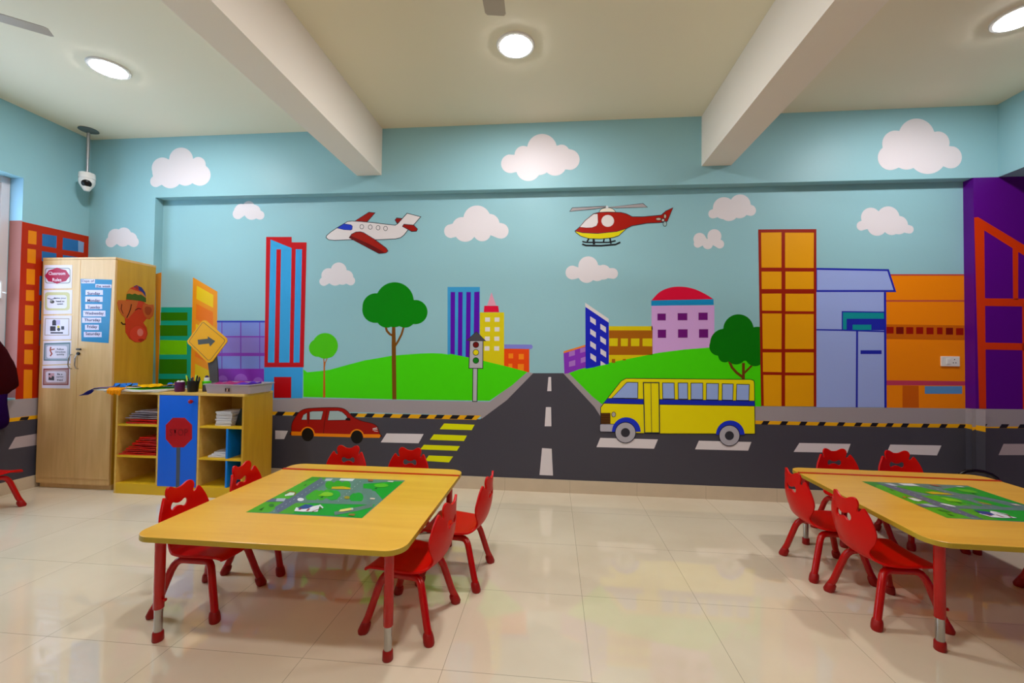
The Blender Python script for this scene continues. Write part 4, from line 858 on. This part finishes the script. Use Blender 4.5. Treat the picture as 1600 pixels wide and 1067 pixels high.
bm = bmesh.new(); slab(bm, [Vector((-.05, .0, .032)), Vector((.09, -.005, .026)), Vector((.29, .24, .026)), Vector((.0, .21, .036))], Vector((0, 0, -.003))); obj('green_paper', bm, mat('green_paper', '#3fae08', rough=.5, spec=.15), bd)['label'] = 'green paper'
def ribbon(name, pts, w, m, parent, label=None):
    bm = bmesh.new(); L = []
    for i, pnt in enumerate(pts):
        pnt = Vector(pnt); t = (Vector(pts[min(i+1, len(pts)-1)])-Vector(pts[max(0, i-1)])).normalized(); n = t.cross(Vector((0, 0, 1))).normalized(); L.append((bm.verts.new(pnt+n*w/2), bm.verts.new(pnt-n*w/2)))
    for a, b in zip(L, L[1:]): bm.faces.new((a[0], b[0], b[1], a[1]))
    o = obj(name, bm, m, parent); s = o.modifiers.new('t', 'SOLIDIFY'); s.thickness = .002; s.offset = 0
    if label: o['label'] = label
    return o
yb = mat('yellow_ribbon', '#f2b200', rough=.6, spec=.1); ob = mat('orange_tassel', '#f09400', rough=.6, spec=.1); bb = mat('blue_ribbon', '#2a78d8', rough=.5, spec=.15); nb = mat('navy_cloth', '#141f8c', rough=.7, spec=.1)
for i in range(6):
    y = .02+.033*i; ribbon('yellow_strip', [(-.17+.045*j+.03*i, y+.008*math.sin(j*2+i), .042+.01*(1+math.sin(j*1.7+i))) for j in range(7)], .03, yb, bd, 'yellow strip')
for i in range(6):
    bm = bmesh.new(); x = -.155+.021*i; tube(bm, [(x, -.02, .036), (x, -.05, .034), (x-.004, -.062, .018), (x-.008, -.062, -.008-.007*(i % 3))], .012, seg=8, radii=[.006, .011, .013, .008]); obj('orange_tassel', bm, ob, bd, auto=True)['label'] = 'orange tassel over the board edge'
for x0, y0 in ((-.13, -.01), (-.06, .03)): ribbon('blue_bow', [(x0-.05, y0, .045), (x0-.03, y0+.025, .075), (x0, y0, .05), (x0+.035, y0+.02, .075), (x0+.05, y0, .045)], .045, bb, bd, 'blue bow')
for x0, y0 in ((.17, .19), (.24, .2)): ribbon('blue_bow', [(x0-.05, y0, .03), (x0-.02, y0+.03, .07), (x0, y0, .04), (x0+.03, y0, .065), (x0+.055, y0+.02, .05)], .04, bb, bd, 'light blue bow')
ribbon('navy_flap', [(-.13, .03, .038), (-.22, .0, .04), (-.3, -.03, .036), (-.345, -.045, .012), (-.375, -.05, -.015), (-.41, -.05, -.03)], .075, nb, bd, 'navy cloth flap')
# purple cup
def put(px, py, name, label, cat):
    v = onTop(px, py); t = root(name, (v.x, v.y, ST)); tag(t, label, cat); return t, v
t, v = put(281, 608, 'purple_cup', 'small purple cup on the shelf unit beside the black pencil pot', 'cup'); v.y = SF+.1; t.location.y = v.y; t.location.x = at_y(281, 605, v.y).x
m_pp = mat('purple_plastic', '#5c1a5c', rough=.35)
bm = bmesh.new(); lathe(bm, [(.036, 0), (.038, .003), (.04, .088), (.037, .088), (.035, .006)]); obj('cup_body', bm, m_pp, t, auto=True)
for i, (a, b) in enumerate(((-.015, .0), (.018, .01), (0, .018))):
    bm = bmesh.new(); bmesh.ops.create_icosphere(bm, subdivisions=2, radius=.014, matrix=Matrix.Translation((a, b, .086))); o = obj('cotton_ball', bm, m_white, smooth=True); o.location = t.location; tag(o, 'white ball in the purple cup, ' + ['left one', 'right one', 'rear one'][i], 'ball', 'white balls in the purple cup')
t, v = put(301, 608, 'pencil_pot', 'black mesh pencil pot on the shelf unit', 'pencil pot'); t.location.y = SF+.11; t.location.x = at_y(301.5, 605, SF+.11).x
bm = bmesh.new(); lathe(bm, [(.038, 0), (.04, .003), (.046, .098), (.0435, .098), (.037, .006)]); obj('pot_body', bm, mat('black_mesh', '#151416', rough=.45), t, auto=True)
for i in range(9):
    a = i*2*math.pi/9+.3; r = .026; c = ['#161418', '#161418', '#b4d40c', '#161418', '#161418', '#b4d40c', '#161418', '#3a3a3e', '#161418'][i]
    p0 = Vector((.9*r*math.cos(a), .9*r*math.sin(a), .01)); p1 = Vector((2.3*r*math.cos(a), 1.5*r*math.sin(a), .122+.014*(i % 3)))
    bm = bmesh.new(); tube(bm, [p0, p1*.93+p0*.07, p1], .004, seg=8, radii=[.006, .0065, .002])
    o = obj('pen', bm, mat('pen_'+c[1:], c, rough=.35), auto=True); o.location = t.location; tag(o, ('lime green pen' if c == '#b4d40c' else 'dark grey pen' if c == '#3a3a3e' else 'black pen') + ' in the black mesh pencil pot, leaning ' + ['right', 'back and slightly right', 'straight back', 'back and left', 'left', 'towards the camera and left', 'forward and slightly left', 'forward and slightly right', 'forward and right'][i], 'pen', 'pens in the pencil pot')
# bottle
bt = root('glue_bottle', (at_y(323, 600, SF+.17).x, SF+.17, ST)); tag(bt, 'small bottle with a green band and purple cap behind the grey tray', 'bottle')
bm = bmesh.new(); lathe(bm, [(.03, 0), (.032, .005), (.032, .062), (.03, .066)]); obj('bottle_body', bm, mat('bottle_white', '#4f4a55', rough=.4), bt, auto=True)
bm = bmesh.new(); lathe(bm, [(.0345, .06), (.0345, .092), (.03, .095)]); obj('band', bm, mat('green_band', '#4bd010', rough=.4), bt, auto=True)['label'] = 'bright green band'
bm = bmesh.new(); lathe(bm, [(.021, .094), (.021, .122), (.017, .126)]); obj('neck', bm, m_white, bt, auto=True)
bm = bmesh.new(); lathe(bm, [(.015, .126), (.015, .138), (.006, .145)]); obj('cap', bm, mat('cap_purple', '#2c1a5c', rough=.4), bt, auto=True)
# grey tray
tx0 = at_y(319, 610, SF+.02).x; tx1 = at_y(390, 612, SF+.02).x; tr = root('paper_tray', ((tx0+tx1)/2, SF+.015, ST)); tag(tr, 'grey plastic tray of coloured paper on top of the shelf unit', 'tray')
twd = tx1-tx0; m_tray = mat('grey_tray', '#b3a3ab', rough=.35); bm = bmesh.new()
def ring(z, g): return [bm.verts.new((x, y, z)) for x, y in rrect(-twd/2-g, -g, twd/2+g, .33+g, .02, 4)]
R0 = ring(0, -.012); R1 = ring(.074, -.001); R2 = ring(.074, .009); R3 = ring(.082, .009); R4 = ring(.082, -.004); R5 = ring(.006, -.016)
for A_, B_ in ((R0, R1), (R1, R2), (R2, R3), (R3, R4), (R4, R5)):
    for i in range(len(A_)): bm.faces.new((A_[i], A_[(i+1) % len(A_)], B_[(i+1) % len(A_)], B_[i]))
bm.faces.new(R0); bm.faces.new(R5); obj('tray_body', bm, m_tray, tr, auto=True)
bm = bmesh.new(); v0 = at_y(350, 606, SF).x-tr.location.x; box(bm, v0-.001, v0+.04, -.0025, -.001, .018, .05); lb = obj('label_card', bm, ink('#2a1418'), tr); lb.location.y = .0
bm = bmesh.new(); slab(bm, [Vector((v0+.008, -.0032, .045)), Vector((v0+.034, -.0032, .045)), Vector((v0+.022, -.0032, .033)), Vector((v0+.034, -.0032, .022)), Vector((v0+.006, -.0032, .022)), Vector((v0+.018, -.0032, .034))], Vector((0, .0006, 0))); obj('label_mark', bm, ink('#c9a08c'), lb)
for nm, lab, x0, x1, y0, y1, c in (('coloured_paper', 'crimson paper heap in the grey tray', -twd/2+.025, -.005, .06, .27, '#a01c5c'), ('coloured_paper', 'purple paper heap in the grey tray', .0, twd/2-.09, .05, .28, '#5a22b0')):
    o = sheet(nm, lab, 'paper', 0, 0, 0, x1-x0, y1-y0, .06, mat('paper_'+c[1:], c, rough=.5), 0, 0, None, .012); o.location = (tr.location.x+(x0+x1)/2, SF+.015+y0, ST+.0075)
# arrow sign standing behind
sy_ = SBK-.06
def onA(px, py, l=0): return at_y(px, py, sy_-l)
sg = root('arrow_sign', (onA(330, 600).x, sy_, ST)); tag(sg, 'yellow diamond sign with a grey arrow on a leaning post on the shelf unit', 'sign')
def loc(v): return v-sg.location
bm = bmesh.new(); slab(bm, [loc(onA(*q)) for q in [(324, 562), (338, 556), (340, 580)]]+[Vector((loc(onA(341, 600)).x, 0, 0)), Vector((loc(onA(328, 600)).x, 0, 0)), loc(onA(327, 585))], Vector((0, .012, 0))); obj('post', bm, mat('dark_grey_card', '#4a4444', rough=.6), sg)
k2 = 5.333; dia = [(240+x/k2, 420+y/k2) for x, y in [(415, 428), (435, 432), (608, 580), (612, 605), (490, 770), (460, 783), (440, 775), (285, 620), (280, 600), (400, 435)]]
bm = bmesh.new(); slab(bm, [loc(onA(x, y, .01)) for x, y in dia], Vector((0, .009, 0))); pl = obj('sign_plate', bm, mat('sign_yellow', '#eeaa00', rough=.45, spec=.15), sg)
p = Paint(lambda px, py, l: loc(onA(px, py, .0105+l)), 0, (240, 420, 5.333)); p.matf = ink
p.stroke('#8a6a14', [(418, 447), (590, 588), (592, 605), (475, 757), (455, 762), (298, 610), (300, 596), (405, 450)], 5, True)
p.poly('#46443c', [(367, 590), (452, 582), (450, 562), (514, 602), (470, 648), (462, 622), (372, 632)])
p.done('arrow', 'dark grey arrow pointing right', pl)

# ================================================================ SMALL THINGS
# wall socket
v0 = at_y(1469, 556.5, W); v1 = at_y(1498, 572.5, W); so = root('wall_socket', ((v0.x+v1.x)/2, W, (v0.z+v1.z)/2)); tag(so, 'white switch and socket plate on the orange painted building', 'socket')
sw2, sh2 = (v1.x-v0.x)/2, (v0.z-v1.z)/2
bm = bmesh.new(); box(bm, -sw2, sw2, -.012, 0, -sh2, sh2); obj('plate', bm, m_white, so, bevel=.003)
bm = bmesh.new(); box(bm, -.035, -.005, -.017, -.012, -.024, .024); obj('rocker', bm, m_white, so, bevel=.002)
for i, (a, b) in enumerate(((.03, .016), (.02, -.012), (.04, -.012))):
    bm = bmesh.new(); lathe(bm, [(.0042, .0), (.0042, .0008)], c=(a, -.0122, b), axis=Matrix.Rotation(math.pi/2, 3, 'X'), seg=12); obj('pin_hole', bm, m_black, so)
# black tube behind the right table
yb_ = 3.62; pts = [at_y(x, y, yb_) for x, y in ((1500, 741), (1508, 737), (1522, 735.5), (1535, 737), (1548, 741), (1556, 746))]
bs = root('tubular_rack', (pts[2].x, yb_, 0)); tag(bs, 'black curved tube standing between the right table and the mural', 'rack')
bm = bmesh.new(); P3 = [Vector((p_.x-pts[2].x, 0, p_.z)) for p_ in pts]; P3 = [Vector((P3[0].x-.03, 0, 0)), Vector((P3[0].x-.03, 0, P3[0].z-.06)), Vector((P3[0].x-.02, 0, P3[0].z-.02))]+P3+[Vector((P3[-1].x+.02, 0, P3[-1].z-.03)), Vector((P3[-1].x+.03, 0, P3[-1].z-.08)), Vector((P3[-1].x+.03, 0, 0))]
tube(bm, P3, .014); obj('hoop', bm, m_black, bs, auto=True)
bm = bmesh.new(); tube(bm, [Vector((P3[0].x, -.1, .012)), Vector((P3[0].x, .1, .012))], .012); tube(bm, [Vector((P3[-1].x, -.1, .012)), Vector((P3[-1].x, .1, .012))], .012); obj('foot_bar', bm, m_black, bs, auto=True)
# maroon cloth hanging by the window at the left edge
gx = XL+.02
def lump(pts, th, name, m, parent=None):
    bm = bmesh.new(); V = [at_x(x, y, gx+th/2) for x, y in pts]; c = sum(V, Vector())/len(V); rings = []
    for f, dx in ((.35, .5), (.75, .42), (.95, .22), (1, 0), (.95, -.22), (.75, -.42), (.35, -.5)):
        rings.append([bm.verts.new(Vector((gx+th/2+dx*th, c.y+(p_.y-c.y)*f+.004*math.sin(i*1.7), c.z+(p_.z-c.z)*f))) for i, p_ in enumerate(V)])
    for a, b in zip(rings, rings[1:]):
        for i in range(len(V)): bm.faces.new((a[i], a[(i+1) % len(V)], b[(i+1) % len(V)], b[i]))
    bm.faces.new(rings[0]); bm.faces.new(rings[-1]); return obj(name, bm, m, parent, smooth=True)
g = root('cloth_bag', (0, 0, 0)); tag(g, 'dark maroon and purple cloth bag hanging by the window at the left edge', 'bag')
lump(smooth([(-95, 560), (-70, 520), (-35, 500), (-10, 520), (8, 545), (20, 565), (29, 598), (20, 610), (0, 620), (-50, 628), (-90, 620)], 3), .1, 'bag_body', mat('maroon_cloth', '#34060a', rough=.9, spec=.05, bump=.4, bscale=25), g)
lump(smooth([(-70, 610), (-40, 605), (6, 606), (10, 620), (13, 655), (8, 668), (-30, 678), (-70, 672)], 3), .08, 'lower_pouch', mat('purple_cloth', '#22063e', rough=.9, spec=.05, bump=.4, bscale=25), g)['label'] = 'purple cloth pouch'
bm = bmesh.new(); c0 = at_x(-35, 505, gx+.05); tube(bm, [c0+Vector((0, -.02, 0)), c0+Vector((-.02, 0, .1)), c0+Vector((-.06, 0, .14)), c0+Vector((-.19, 0, .145))], .006); obj('strap', bm, m_black, g, auto=True)
